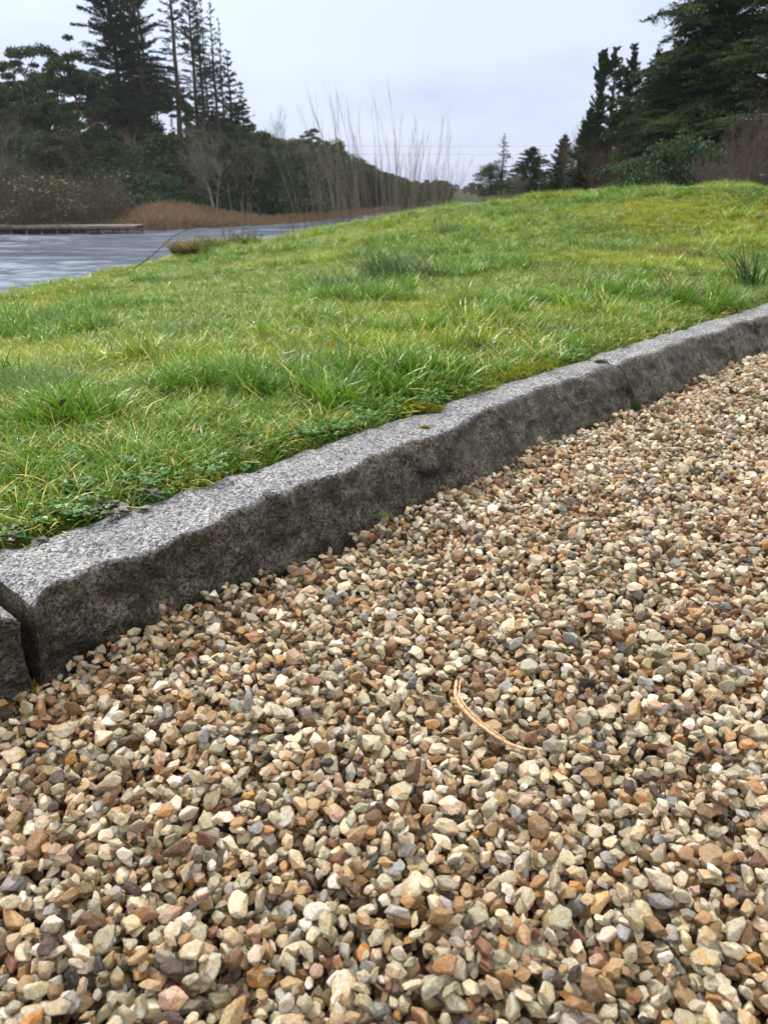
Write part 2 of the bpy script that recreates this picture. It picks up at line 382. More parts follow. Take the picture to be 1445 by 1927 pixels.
def at(az, d):
    a = math.radians(az); return d * math.sin(a), d * math.cos(a)
def top_h(el, d): return .6 + d * math.tan(math.radians(el))
def hit(az, el):
    """the lawn point seen in that direction from standing eye point"""
    for d in np.arange(1.2, 12, .02):
        x, y = at(az, d)
        if float(H(x, y)) >= .6 + d * math.tan(math.radians(el)): return x, y, float(H(x, y))
    x, y = at(az, 7.0); return x, y, float(H(x, y))
F_ = 1455.0
def sight(px, py):
    u = (px - 722.5) / F_; v = -(py - 963.5) / F_; p = math.radians(PITCH)
    d = (u, math.cos(p) + v * math.sin(p), -math.sin(p) + v * math.cos(p))
    return math.degrees(math.atan2(d[0], d[1])), math.degrees(math.atan2(d[2], math.hypot(d[0], d[1])))

# terrain sheet out to the horizon
aa = np.radians(np.concatenate([np.arange(-180, -45, 5), np.arange(-45, 45, .5), np.arange(45, 180, 5)]))
rr = np.concatenate([[.02], np.geomspace(1.2, 3000, 170)])
Ag, Rg = np.meshgrid(aa, rr); X = Rg * np.sin(Ag); Y = Rg * np.cos(Ag)
Z = H(X, Y)
s_, n_ = xy2sn(X, Y); azg = np.degrees(Ag); ridge = np.interp(azg, RA, RR)
Z = np.where((Rg < ridge + 1.0) | ((n_ < 1.3) & (Rg < 40)), Z - .3, Z)
Z = np.where(n_ < 1.05, np.minimum(Z, -.1), Z)
nr, na = X.shape; idx = np.arange(nr * na).reshape(nr, na)
q = np.stack([idx[:-1], idx[1:], np.roll(idx, -1, 1)[1:], np.roll(idx, -1, 1)[:-1]], -1).reshape(-1, 4)
tag(obj('ground', mesh('ground', np.stack([X, Y, Z], -1).reshape(-1, 3), q, [M_land], True)), kind='structure')
# lawn
sg, ng = np.arange(-6, 10, .06), np.arange(1.045, 12, .06)
Sg, Ng = np.meshgrid(sg, ng); X, Y = sn2xy(Sg, Ng); Z = H(X, Y)
Z = Z - .028 * (1 - sm((Ng - (1.065 + .05 * sm((Sg - .3) / 1.6)) + .02) / .07))
R_ = np.hypot(X, Y); keep = R_ < np.interp(np.degrees(np.arctan2(X, Y)), RA, RR) + 1.8
idx = np.arange(X.size).reshape(X.shape)
q = np.stack([idx[:-1, :-1], idx[:-1, 1:], idx[1:, 1:], idx[1:, :-1]], -1).reshape(-1, 4)
q = q[keep.ravel()[q].all(1)]
used = np.unique(q); remap = np.zeros(X.size, int); remap[used] = np.arange(len(used))
tag(obj('lawn', mesh('lawn', np.stack([X, Y, Z], -1).reshape(-1, 3)[used], remap[q], [M_lawn], True)), kind='structure')
# gravel bed
Sg, Ng = np.meshgrid(np.arange(-6, 14, .12), np.linspace(-14, 1.03, 90)); X, Y = sn2xy(Sg, Ng)
idx = np.arange(X.size).reshape(X.shape); q = np.stack([idx[:-1, :-1], idx[:-1, 1:], idx[1:, 1:], idx[1:, :-1]], -1).reshape(-1, 4)
tag(obj('driveway', mesh('driveway', np.stack([X, Y, X * 0 - .040], -1).reshape(-1, 3), q, [M_gravelbed], True)), kind='structure')
# water: ruffled surface where it is near enough to read, one sheet with the flat rest
wa = np.radians(np.arange(-60, 12, .16)); wr = np.geomspace(7, 150, 900)
Ag, Rg = np.meshgrid(wa, wr); X = Rg * np.sin(Ag); Y = Rg * np.cos(Ag)
pk = 1 + .8 * fbm(p3(X * .05, Y * .13), 3, 66)                  # gusts
rw = np.random.default_rng(5); wz = 0 * X
for k_ in range(46):
    lam = .22 * (2.6 / .22) ** rw.random(); th = rw.normal(1.35, .55); kx, ky = 2 * PI / lam * math.cos(th), 2 * PI / lam * math.sin(th)
    cut = sm((lam / (Rg * .0075) - 1) / 2)                       # ripples too fine for the sheet out there are left to the surface
    wz = wz + (.0125 * lam / 2 / PI) * rw.uniform(.6, 1.4) * np.sin(kx * X + ky * Y + rw.uniform(0, 6.28) + 1.2 * vnoise(p3(X * .15, Y * .15, k_))) * cut
wz = wz * 1.5
fade = sm((150 - Rg) / 30) * sm((Rg - 7) / 1) * sm((np.degrees(Ag) + 60) / 2) * sm((12 - np.degrees(Ag)) / 2)
Z = -2.1 + wz * np.clip(pk * 1.2 - .1, .1, 2.4) * fade
idx = np.arange(X.size).reshape(X.shape); q = np.stack([idx[:-1, :-1], idx[1:, :-1], idx[1:, 1:], idx[:-1, 1:]], -1).reshape(-1, 4)[:, ::-1]
V0 = np.stack([X, Y, Z], -1).reshape(-1, 3)
# ring of large flat faces round the ruffled part
b0 = np.concatenate([idx[-1, :], idx[::-1, -1][1:], idx[0, ::-1][1:], idx[1:-1, 0]]); bp = V0[b0].copy()
far_ = bp[:, :2] / np.linalg.norm(bp[:, :2], axis=1, keepdims=True)
nA = len(wa); o1 = idx[-1, :]; fr = V0[o1].copy(); fr[:, :2] *= 14; fr[:, 2] = -2.1
Vw = np.r_[V0, fr]; k0 = len(V0); kk_ = np.arange(nA - 1)
q2 = np.stack([o1[:-1], o1[1:], k0 + kk_ + 1, k0 + kk_], -1)
tag(obj('water', mesh('water', Vw, [q, q2], [M_water], True)), kind='structure')

# ------------------------------------------------------------------ kerb stones
ARR = np.array([(-.5, .89), (.30, .885), (0.33, 0.889), (0.374, 0.909), (0.412, 0.914), (0.454, 0.92), (0.475, 0.914), (0.488, 0.902), (0.51, 0.908), (0.539, 0.9), (0.579, 0.925), (0.6, 0.917), (0.634, 0.922), (0.674, 0.934), (0.715, 0.932), (0.758, 0.954), (0.773, 0.945), (0.783, 0.927), (0.827, 0.953), (0.875, 0.94), (0.908, 0.941), (0.967, 0.94), (1.008, 0.963), (1.055, 0.959), (1.084, 0.962), (1.138, 0.964), (1.209, 0.956), (1.278, 0.955), (1.351, 0.978), (1.439, 0.994), (1.511, 0.992), (1.574, 1.006), (1.669, 1.012), (1.731, 1.02), (1.78, 1.01), (1.831, 1.018), (1.937, 1.005), (2.029, 1.015), (2.122, 1.022), (2.254, 1.003), (2.379, 1.002), (2.553, 1.013), (2.725, 1.016), (2.88, 0.99), (3.093, 1.019), (3.264, 1.004), (3.422, 0.996), (4, 1.0), (9, 1.0)])
BAS = np.array([(-1, .9), (.2, .905), (.33, .912), (.6, .926), (.98, .914), (1.6, .945), (2.1, .94), (3.3, .93), (9, .93)])
def kerb_stone(s0, s1, label, skew0=0., skew1=0., dn=0., dz=0., seed=1):
    hw = 7e-3; K = max(8, int((s1 - s0) / hw)); S1 = np.linspace(0, 1, K)
    # cross-section parameter: back foot -> back top -> arris -> front foot
    nb_, ntp, nf_ = 6, 20, 30
    rg = np.random.default_rng(seed); ring = []
    zt = .13 + dz
    U = []; 
    for k in range(nb_): U.append(('b', k / nb_))
    for k in range(ntp): U.append(('t', k / ntp))
    for k in range(nf_ + 1): U.append(('f', k / nf_))
    V = np.zeros((K, len(U), 3)); Fc = np.zeros((K, len(U), 2))
    for j, (ty, u) in enumerate(U):
        sk = skew0 * (1 - S1) + skew1 * S1
        s = s0 + (s1 - s0) * S1
        ne = np.interp(s, ARR[:, 0], ARR[:, 1]) + dn + .006 * vnoise(p3(s * 55, 0, seed)) * (1 if s1 > 3.3 or s0 < .3 else .35)
        nbk = 1.065 + .05 * sm((s - .3) / 1.6) + .008 * vnoise(p3(s * 6, 3, seed)) + dn
        nft = np.interp(s, BAS[:, 0], BAS[:, 1]) + dn
        edge = 1 - np.minimum(1, np.minimum(s - s0, s1 - s) / .02)     # worn ends
        topz = zt - .004 * np.exp(-np.minimum(s - s0, s1 - s) / .012) + .0015 * vnoise(p3(s * 3, 1, seed)) + .0035 * vnoise(p3(s * 22, 2, seed)) - .003 * edge ** 2
        if ty == 'b': n = nbk + 0 * s; z = -.12 + u * (topz + .12 - .006)
        elif ty == 't':
            n = nbk + (ne - nbk) * u
            z = topz - .006 * max(0, 1 - u * 6) + .0028 * fbm(p3(s * 40, n * 40, seed), 3, 4) - .0025 * sm((u - .93) / .07) * (.6 + .5 * vnoise(p3(s * 30, 9, seed)))
        else:
            lip = .0025 * (.6 + .5 * vnoise(p3(s * 30, 9, seed)))
            z = topz - lip - u * (topz - lip + .12)
            bulge = .011 * (1 - math.exp(-u * 9)) * vnoise(p3(s * 9, 5 + z * 10, seed)) + .010 * (np.abs(fbm(p3(s * 26 + z * 14, z * 30, seed + 3.), 4, 8)) * 1.6 - .6) * min(1, u * 14)
            chip = .012 * np.exp(-np.minimum(s - s0, s1 - s) / .008) - .015 * np.maximum(0, vnoise(p3(s * 17, z * 23, seed + 9.)) - .2) * min(1, u * 12)
            n = ne + (nft - ne) * min(1, u * 1.7) ** .75 - bulge * (.7 + 0 * s) - chip
        V[:, j, 0] = s + sk * (.13 - z) - 0 * edge; V[:, j, 1] = n; V[:, j, 2] = z
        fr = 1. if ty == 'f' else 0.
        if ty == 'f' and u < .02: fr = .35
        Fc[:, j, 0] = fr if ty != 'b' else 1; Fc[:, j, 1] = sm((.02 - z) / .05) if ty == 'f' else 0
    o = np.array([(s0 + s1) / 2, .98, 0.])
    V = V - o
    idx = np.arange(V.shape[0] * V.shape[1]).reshape(V.shape[:2])
    q = np.stack([idx[:-1, :-1], idx[:-1, 1:], idx[1:, 1:], idx[1:, :-1]], -1).reshape(-1, 4)
    parts = [(V.reshape(-1, 3), [q[:, ::-1]])]; fc = [Fc.reshape(-1, 2)]
    # rough split ends: inset ladders closing each end
    for e_, dr in ((0, -1), (-1, 1)):
        loop = V[e_]; cen = np.array([0, loop[:, 1].mean(), .0]); cen[0] = loop[:, 0].mean()
        rings = [loop]
        for f in (.97, .8, .6, .4, .2, .04):
            rg_ = cen + (loop - cen) * f; rg_[:, 0] = loop[:, 0] * f + cen[0] * (1 - f) + dr * (.004 + .006 * fbm(np.c_[rg_[:, 1] * 30, rg_[:, 2] * 30, np.full(len(loop), seed + dr)], 2, 2)) * (1 if f < .97 else .4)
            rings.append(rg_)
        Vr = np.array(rings); ii = np.arange(Vr.shape[0] * Vr.shape[1]).reshape(Vr.shape[:2])
        qq = np.stack([ii[:-1, :-1], ii[:-1, 1:], ii[1:, 1:], ii[1:, :-1]], -1).reshape(-1, 4)
        parts.append((Vr.reshape(-1, 3), [qq if dr > 0 else qq[:, ::-1]])); fc.append(np.c_[np.ones(Vr.shape[0] * Vr.shape[1]), np.full(Vr.shape[0] * Vr.shape[1], .3)])
    Va, Fa = merge(parts); fc = np.concatenate(fc)
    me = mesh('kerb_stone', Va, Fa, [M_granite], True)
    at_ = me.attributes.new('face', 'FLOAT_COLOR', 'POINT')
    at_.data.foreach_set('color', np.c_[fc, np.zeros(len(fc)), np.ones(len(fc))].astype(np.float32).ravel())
    ob = obj('kerb_stone', me); x, y = sn2xy(o[0], o[1]); ob.location = (x, y, 0)
    ob.rotation_euler = (0, 0, math.atan2(KD[1], KD[0]))
    tag(ob, label, 'kerb stone', 'granite kerb stones between lawn and gravel')
    return ob
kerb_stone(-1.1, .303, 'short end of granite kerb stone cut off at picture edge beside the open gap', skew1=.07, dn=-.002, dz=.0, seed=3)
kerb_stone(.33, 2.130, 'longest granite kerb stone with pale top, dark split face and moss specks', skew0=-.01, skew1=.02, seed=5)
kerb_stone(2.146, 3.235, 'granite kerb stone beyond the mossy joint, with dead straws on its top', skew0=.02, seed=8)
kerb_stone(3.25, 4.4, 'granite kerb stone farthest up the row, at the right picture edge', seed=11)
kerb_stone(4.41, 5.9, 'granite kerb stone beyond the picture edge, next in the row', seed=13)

# ------------------------------------------------------------------ scattering: one object, real meshes on real spots
def scatter(name, variants, pts, rot, scl, var, attrs, kind='stuff', label=None, cat=None):
    """variants: list of meshes. attrs: dict name -> (n,4) colours"""
    coll = bpy.data.collections.new(name + '_kinds')
    for i, me in enumerate(variants):
        vo_ = bpy.data.objects.new('%s_kind' % name, me); coll.objects.link(vo_)
    order = sorted(range(len(variants)), key=lambda i: coll.objects[i].name)
    me = bpy.data.meshes.new(name); me.vertices.add(len(pts)); me.vertices.foreach_set('co', np.asarray(pts, np.float32).ravel())
    a = me.attributes.new('rot', 'FLOAT_VECTOR', 'POINT'); a.data.foreach_set('vector', np.asarray(rot, np.float32).ravel())
    a = me.attributes.new('scl', 'FLOAT_VECTOR', 'POINT'); a.data.foreach_set('vector', np.asarray(scl, np.float32).ravel())
    a = me.attributes.new('idx', 'INT', 'POINT'); a.data.foreach_set('value', np.asarray(var, np.int32))
    for k, v in attrs.items():
        a = me.attributes.new(k, 'FLOAT_COLOR', 'POINT'); a.data.foreach_set('color', np.asarray(v, np.float32).ravel())
    o = obj(name, me)
    ng = bpy.data.node_groups.new(name, 'GeometryNodeTree')
    ng.interface.new_socket('Geometry', in_out='INPUT', socket_type='NodeSocketGeometry')
    ng.interface.new_socket('Geometry', in_out='OUTPUT', socket_type='NodeSocketGeometry')
    n = ng.nodes.new; l = ng.links.new
    gi, go = n('NodeGroupInput'), n('NodeGroupOutput'); ip = n('GeometryNodeInstanceOnPoints'); ci = n('GeometryNodeCollectionInfo')
    ci.inputs['Collection'].default_value = coll; ci.inputs['Separate Children'].default_value = True; ci.inputs['Reset Children'].default_value = True
    def na(nm, ty):
        x = n('GeometryNodeInputNamedAttribute'); x.data_type = ty; x.inputs['Name'].default_value = nm
        return [s for s in x.outputs if s.enabled and s.name == 'Attribute'][0]
    l(gi.outputs[0], ip.inputs['Points']); l(ci.outputs[0], ip.inputs['Instance']); ip.inputs['Pick Instance'].default_value = True
    l(na('idx', 'INT'), ip.inputs['Instance Index'])
    er = n('FunctionNodeEulerToRotation'); l(na('rot', 'FLOAT_VECTOR'), er.inputs[0]); l(er.outputs[0], ip.inputs['Rotation'])
    l(na('scl', 'FLOAT_VECTOR'), ip.inputs['Scale']); l(ip.outputs[0], go.inputs[0])
    md = o.modifiers.new('scatter', 'NODES'); md.node_group = ng
    return tag(o, label, cat, None, kind)

def icosphere(level):
    import bmesh
    bm = bmesh.new(); bmesh.ops.create_icosphere(bm, subdivisions=level, radius=1); bm.verts.ensure_lookup_table()
    V = np.array([v.co[:] for v in bm.verts]); F = np.array([[v.index for v in f.verts] for f in bm.faces]); bm.free(); return V, F
ICO3 = icosphere(4); ICO2 = icosphere(2)
def chip_shape(rg, ico=ICO3):
    D, F = ico
    m = rg.integers(8, 14); n = rdir(rg, 200); ok = [n[0]]
    for c_ in n[1:]:
        if len(ok) >= m: break
        if all(np.dot(c_, o_) < .72 for o_ in ok): ok.append(c_)
    n = np.array(ok); d = rg.uniform(.62, 1.0, len(n))
    pw = rg.uniform(38, 130)
    a = np.maximum(D @ n.T, 0) / d
    r = (a ** pw).sum(1) ** (-1 / pw); r = np.minimum(r, 1.45)
    V = D * r[:, None]
    V = V * (1 + .085 * fbm(D * 1.7 + rg.uniform(0, 50, 3), 3, 2)[:, None])
    sc = np.array([1, rg.uniform(.5, .85), rg.uniform(.4, .7)]); V = V * sc
    V -= (V.max(0) + V.min(0)) / 2; V /= (V.max(0) - V.min(0)).max() / 2
    return V, F
rs = np.random.default_rng(11)
NCH = 26
chips = [chip_shape(rs) for _ in range(NCH)]
chip_me = [mesh('stone_chip', V, F, [M_stone], True) for V, F in chips]
BASE = .0080                                                     # half length of a chip

# lay the chips one by one on a height map, each where it sits lowest
CELL = .0015; GX0, GX1, GY0, GY1 = -1.15, 2.75, .12, 4.35
NX, NY = int((GX1 - GX0) / CELL), int((GY1 - GY0) / CELL)
gx = GX0 + (np.arange(NX) + .5) * CELL; gy = GY0 + (np.arange(NY) + .5) * CELL
GX, GY = np.meshgrid(gx, gy, indexing='ij')
sG, nG = xy2sn(GX, GY)
nft = np.interp(sG, BAS[:, 0], BAS[:, 1])
cx_, cy_ = np.meshgrid(np.linspace(GX0, GX1, 90), np.linspace(GY0, GY1, 90), indexing='ij')
und = .006 * fbm(p3(cx_ * 2.2, cy_ * 2.2), 3, 21)
iu = np.clip((GX - GX0) / (GX1 - GX0) * 88.99, 0, 88.99); ju = np.clip((GY - GY0) / (GY1 - GY0) * 88.99, 0, 88.99)
i0, j0 = iu.astype(int), ju.astype(int); fi, fj = iu - i0, ju - j0
HM = und[i0, j0] * (1 - fi) * (1 - fj) + und[i0 + 1, j0] * fi * (1 - fj) + und[i0, j0 + 1] * (1 - fi) * fj + und[i0 + 1, j0 + 1] * fi * fj - .014
HM = HM - .018 * np.exp(-((sG - .31) / .03) ** 2) * (nG > .86)
del iu, ju, i0, j0, fi, fj
HM[(nG > nft - .002) & ~((sG > .296) & (sG < .325) & (nG < 1.0))] = 5.0
HM = HM.astype(np.float32)
tmpl = []
def make_tmpl(vi, eul, size):
    Rm = np.array(Euler(eul).to_matrix()); V = (chips[vi][0] * size) @ Rm.T
    hx = int(np.ceil(np.abs(V[:, 0]).max() / CELL)); hy = int(np.ceil(np.abs(V[:, 1]).max() / CELL))
    lo = np.full((2 * hx + 1, 2 * hy + 1), 9.); hi = np.full((2 * hx + 1, 2 * hy + 1), -9.)
    ix = np.rint(V[:, 0] / CELL).astype(int) + hx; iy = np.rint(V[:, 1] / CELL).astype(int) + hy
    np.minimum.at(lo, (ix, iy), V[:, 2]); np.maximum.at(hi, (ix, iy), V[:, 2])
    bad = hi < -8
    lo[bad] = 9; hi[bad] = -9
    return (vi, eul, size, hx, hy, lo.astype(np.float32), hi.astype(np.float32))
for k in range(900):
    tl = rs.normal(0, .38, 2) if rs.random() < .82 else rs.uniform(-1.5, 1.5, 2)
    sz = BASE * float(np.clip(np.exp(rs.normal(-.03, .26)), .45, 1.75))
    tmpl.append(make_tmpl(int(rs.integers(NCH)), (float(tl[0]), float(tl[1]), float(rs.uniform(0, 2 * PI))), sz))
def in_view(x, y): return (np.abs(x) < .60 * y + .30) & (y > .16)
cand = rs.uniform((GX0 + .03, GY0 + .03), (GX1 - .03, GY1 - .03), (600000, 2))
sc_, nc_ = xy2sn(cand[:, 0], cand[:, 1])
ok = in_view(cand[:, 0], cand[:, 1]) & (nc_ < np.interp(sc_, BAS[:, 0], BAS[:, 1]) - .006) & (sc_ < 4.6)
cand = cand[ok]
area = ok.mean() * (GX1 - GX0 - .06) * (GY1 - GY0 - .06)
NS = int(area / 1.25e-4 * 2.6); cand = cand[:NS]
P_, Rt, Sc, Vi = [], [], [], []
jit = rs.normal(0, .009, (len(cand), 5, 2)); jit[:, 0] = 0
tid = rs.integers(0, len(tmpl), len(cand))
for i in range(len(cand)):
    vi, eul, size, hx, hy, lo, hi = tmpl[tid[i]]
    best = None
    for j in range(5):
        ix = int((cand[i, 0] + jit[i, j, 0] - GX0) / CELL); iy = int((cand[i, 1] + jit[i, j, 1] - GY0) / CELL)
        if ix - hx < 0 or iy - hy < 0 or ix + hx + 1 > NX or iy + hy + 1 > NY: continue
        z = float((HM[ix - hx:ix + hx + 1, iy - hy:iy + hy + 1] - lo).max())
        if best is None or z < best[0]: best = (z, ix, iy)
    if best is None or best[0] > .06: continue
    z, ix, iy = best; z -= .0012
    sub = HM[ix - hx:ix + hx + 1, iy - hy:iy + hy + 1]; np.maximum(sub, hi + z, out=sub)
    P_.append((GX0 + (ix + .5) * CELL, GY0 + (iy + .5) * CELL, z)); Rt.append(eul); Sc.append(size); Vi.append(vi)
surf = HM[(HM < 1) & in_view(GX, GY)]; Z0 = float(np.median(surf)); del surf
P_ = np.array(P_); P_[:, 2] -= Z0 - .004                         # top of the layer near z = 0
def gravel_top(x, y, r=.008):
    ix, iy, k = int((x - GX0) / CELL), int((y - GY0) / CELL), int(r / CELL)
    s = HM[max(ix - k, 0):ix + k + 1, max(iy - k, 0):iy + k + 1]; s = s[s < 1]
    return float(s.max()) - Z0 + .004 if s.size else 0.
# a looser layer beyond, out of the picture
ex = rs.uniform((-2.5, -1.0), (7.5, 7.5), (140000, 2)); se_, ne_ = xy2sn(ex[:, 0], ex[:, 1])
ex = ex[(~((in_view(ex[:, 0], ex[:, 1])) & (ex[:, 0] < GX1 - .05) & (ex[:, 1] < GY1 - .05) & (se_ < 4.6))) & (ne_ < .90) & (np.abs(ex[:, 0]) < .8 * ex[:, 1] + 1.2)][:80000]
ne = len(ex)
P_ = np.r_[P_, np.c_[ex, rs.uniform(-.034, -.002, ne)]]
Rt = np.r_[np.array(Rt), np.c_[rs.normal(0, .35, (ne, 2)), rs.uniform(0, 6.28, ne)]]
Sc = np.r_[np.array(Sc), BASE * np.exp(rs.normal(0, .24, ne))]; Vi = np.r_[np.array(Vi), rs.integers(0, NCH, ne)]
pal = np.array([  # albedo, weight
    (.60, .56, .46, 13), (.69, .67, .61, 9), (.45, .44, .355, 20), (.33, .33, .27, 15), (.50, .425, .30, 13), (.39, .30, .18, 12), (.36, .23, .115, 9),
    (.22, .145, .08, 9), (.14, .09, .055, 4.5), (.19, .095, .065, 2), (.44, .34, .27, 6), (.25, .28, .31, 4), (.40, .41, .42, 5), (.04, .042, .045, 1.6), (.08, .055, .05, 3), (.44, .25, .09, 1.4), (.78, .77, .74, 4)])
ci_ = rs.choice(len(pal), len(P_), p=pal[:, 3] / pal[:, 3].sum())
col = pal[ci_, :3] * np.array([1.01, 1.0, .97]) * np.exp(rs.normal(0, .13, (len(P_), 1))) * np.exp(rs.normal(0, .022, (len(P_), 3)))
rnd = rs.uniform(0, 10, (len(P_), 3))
one = np.ones((len(P_), 1))
# names of the kinds sort in creation order (.001, .002 ...), so indices stay aligned
scatter('gravel', chip_me, P_, Rt, np.repeat(Sc[:, None], 3, 1), Vi, {'col': np.c_[col, one], 'rnd': np.c_[rnd, one]}, label='angular cream, tan and grey stone chips covering the drive', cat='gravel')

# ------------------------------------------------------------------ grass
def blades(rg, n, rad, h0, h1, wd, lean, K=5, spread=1.0, wob=.03):
    a = rg.uniform(0, 2 * PI, n); r = rad * np.sqrt(rg.random(n))
    p0 = np.c_[r * np.cos(a), r * np.sin(a), np.full(n, -.006)]
    da = rg.uniform(0, 2 * PI, n) * .6 + a * .4 * 1.0
    d0 = np.c_[np.cos(da) * lean * spread, np.sin(da) * lean * spread, np.ones(n)]
    ln = rg.uniform(h0, h1, n); bd = np.c_[np.cos(da), np.sin(da), -rg.uniform(.2, 1.3, n)] * rg.uniform(.2, 1.1, n)[:, None] * lean * 2
    P = curve_paths(p0, d0, ln, K, bd, rg, wob)
    sd_ = np.c_[-np.sin(da + rg.normal(0, .8, n)), np.cos(da), rg.normal(0, .2, n)]; sd_ /= np.linalg.norm(sd_, axis=1, keepdims=True)
    w_ = (wd * rg.uniform(.7, 1.3, n))[:, None] * np.array([.8, 1, .9, .6, .05] if K == 5 else [.9, 1, .6, .05])[None]
    Lf = P - sd_[:, None] * w_[..., None] * .5; Rt_ = P + sd_[:, None] * w_[..., None] * .5
    V = np.stack([Lf, Rt_], 2).reshape(n, K * 2, 3)
    base = (np.arange(n) * K * 2)[:, None, None]; k = np.arange(K - 1)[None, :, None] * 2
    q = base + k + np.array([0, 1, 3, 2])[None, None]
    return V.reshape(-1, 3), [q.reshape(-1, 4)], P
def clump(rg, n, rad, h0, h1, wd, lean, dead=.05, dew=2, mats=None):
    V, F, P = blades(rg, n, rad, h0, h1, wd, lean)
    f = F[0]; mi = np.zeros(len(f), int); nd = rg.random(n) < dead
    mi[np.repeat(nd, 4)] = 1
    parts = [(V, [f])]; mis = [mi]
    for _ in range(dew):
        i = rg.integers(n); k = rg.integers(2, 5); p = P[i, k]
        D, tf = ICO2; parts.append((D * rg.uniform(.0005, .0010) + p, [tf])); mis.append(np.full(len(tf), 2))
    Va, Fa = merge(parts)
    # faces of different sizes: keep material order
    return mesh('grass_clump', Va, Fa, mats or [M_grass, M_dead, M_dew], True, np.concatenate(mis))
rgG = np.random.default_rng(21)
short = [clump(rgG, 22, .034, .02, .05, .0026, .65, (0, .02, .1, 0, .03, 0, .2, .05)[_], 1) for _ in range(8)]
fine = [clump(rgG, 24, .032, .03, .075, .0018, .6, (0, .03, .12, 0, .25, .03)[_], 1) for _ in range(6)]
longb = [clump(rgG, 17, .03, .05, .11, .0034, .45, (0, .05, .1, 0, .2, .03, .05)[_], 1) for _ in range(7)]
xl = [clump(rgG, 11, .03, .08, .15, .004, .4, .15, 1) for _ in range(3)]
gv = short + fine + longb + xl
def back_n(s): return 1.065 + .05 * sm((s - .3) / 1.6)
def lawn_pts(rg, dens, r0, r1, azm=42, edge=0.0):
    n = int(dens * (r1 ** 2 - r0 ** 2) * math.radians(azm)); a = np.radians(rg.uniform(-azm, azm - 6, n)); r = np.sqrt(rg.uniform(r0 ** 2, r1 ** 2, n))
    x, y = r * np.sin(a), r * np.cos(a); s, nn_ = xy2sn(x, y); R = np.interp(np.degrees(a), RA, RR)
    k = (nn_ > back_n(s) + edge + .012 * vnoise(p3(s * 18, 0, 4))) & (r < R + 1.6)
    return x[k], y[k]
xs, ys = [], []
for d_, a0, a1 in ((2100, .8, 2.2), (1500, 2.2, 3.6), (1250, 3.6, 5.5), (850, 5.5, 10.5)):
    x, y = lawn_pts(rgG, d_, a0, a1); xs.append(x); ys.append(y)
gxp, gyp = np.concatenate(xs), np.concatenate(ys); n = len(gxp)
tall = .8 * fbm(p3(gxp * 2.6, gyp * 2.6), 3, 31) + .5 * fbm(p3(gxp * 8, gyp * 8), 2, 35); moss = fbm(p3(gxp * 1.3 + 9, gyp * 1.3), 3, 47) + .15 + .5 * fbm(p3(gxp * 7, gyp * 7), 2, 48); rd = rgG.random(n)
s_, n_ = xy2sn(gxp, gyp)
strip = np.exp(-((n_ - 1.32) / .16) ** 2) * .1                  # longer grass a hand's breadth behind the kerb
tall = tall + strip - .9 * np.exp(-((n_ - 1.1) / .07) ** 2)
var = np.where(tall > .82, 21 - 7 + rgG.integers(0, 7, n), np.where(tall > .28, np.where(rd < .55, 14 + rgG.integers(0, 7, n), 8 + rgG.integers(0, 6, n)), np.where(rd < .6, rgG.integers(0, 8, n), 8 + rgG.integers(0, 6, n))))
var = np.where((tall > 1.0) & (rgG.random(n) < .3), 21 + rgG.integers(0, 3, n), var)
rad_ = np.hypot(gxp, gyp)
sc_ = rgG.uniform(.95, 1.45, n) * np.where(tall < 0, .85, 1) * np.interp(rad_, [2.5, 4, 8], [1, .82, .85]) * np.where(n_ < 1.14, .8, 1)
ga = np.array([.125, .265, .018]); gb = np.array([.25, .36, .03]); gc = np.array([.085, .20, .02]); gd = np.array([.18, .22, .06])
mk = sm((moss + .05) / .8)[:, None]; dk = sm((tall - .1) / .9)[:, None]; bk = sm((fbm(p3(gxp * .9 + 4, gyp * .9 + 2), 3, 77) - .55) / .5)[:, None]
col = ga * (1 - mk) + gb * mk; col = col * (1 - .45 * dk) + gc * .45 * dk; col = col * (1 - .6 * bk) + gd * .6 * bk
col = col * np.exp(rgG.normal(0, .24, (n, 1)))
gz = H(gxp, gyp) - .02 * (1 - sm((n_ - back_n(s_)) / .06))
rotg = np.c_[rgG.normal(0, .12, (n, 2)), rgG.uniform(0, 2 * PI, n)]
scatter('grass', gv, np.c_[gxp, gyp, gz], rotg, np.repeat(sc_[:, None], 3, 1), var, {'col': np.c_[col, np.ones(n)]}, label='wet green lawn grass with straw-yellow blades', cat='grass')

# moss and clover between the blades
def moss_var(rg, n=60, rad=.03):
    a = rg.uniform(0, 2 * PI, n); r = rad * np.sqrt(rg.random(n)); C = np.c_[r * np.cos(a), r * np.sin(a), rg.uniform(0, .012, n)]
    U = rdir(rg, n); U[:, 2] = np.abs(U[:, 2]) + .2
    V, F = cards(C, U, rdir(rg, n), rg.uniform(.006, .012, n), .003); return mesh('moss_patch', V, F, [M_moss], False)
def clover_var(rg, n=12, rad=.03, sz=.007, hh=.020, m=None, nm='clover_patch'):
    parts = []
    for i in range(n):
        a = rg.uniform(0, 2 * PI); r = rad * math.sqrt(rg.random()); c = np.array([r * math.cos(a), r * math.sin(a), rg.uniform(.3, 1) * hh])
        a0 = rg.uniform(0, 2 * PI); k = np.arange(3) * 2 * PI / 3 + a0
        tilt = rg.normal(0, .25, 2)
        U = np.c_[np.cos(k), np.sin(k), np.cos(k) * tilt[0] + np.sin(k) * tilt[1] + .1]
        parts.append(cards(c + U * sz * .55, U, np.c_[-np.sin(k), np.cos(k), np.zeros(3)], sz * 1.1, sz * .95))
    V, F = merge(parts); return mesh(nm, V, F, [m or M_clover], False)
mv = [moss_var(rgG) for _ in range(5)] + [clover_var(rgG) for _ in range(4)]
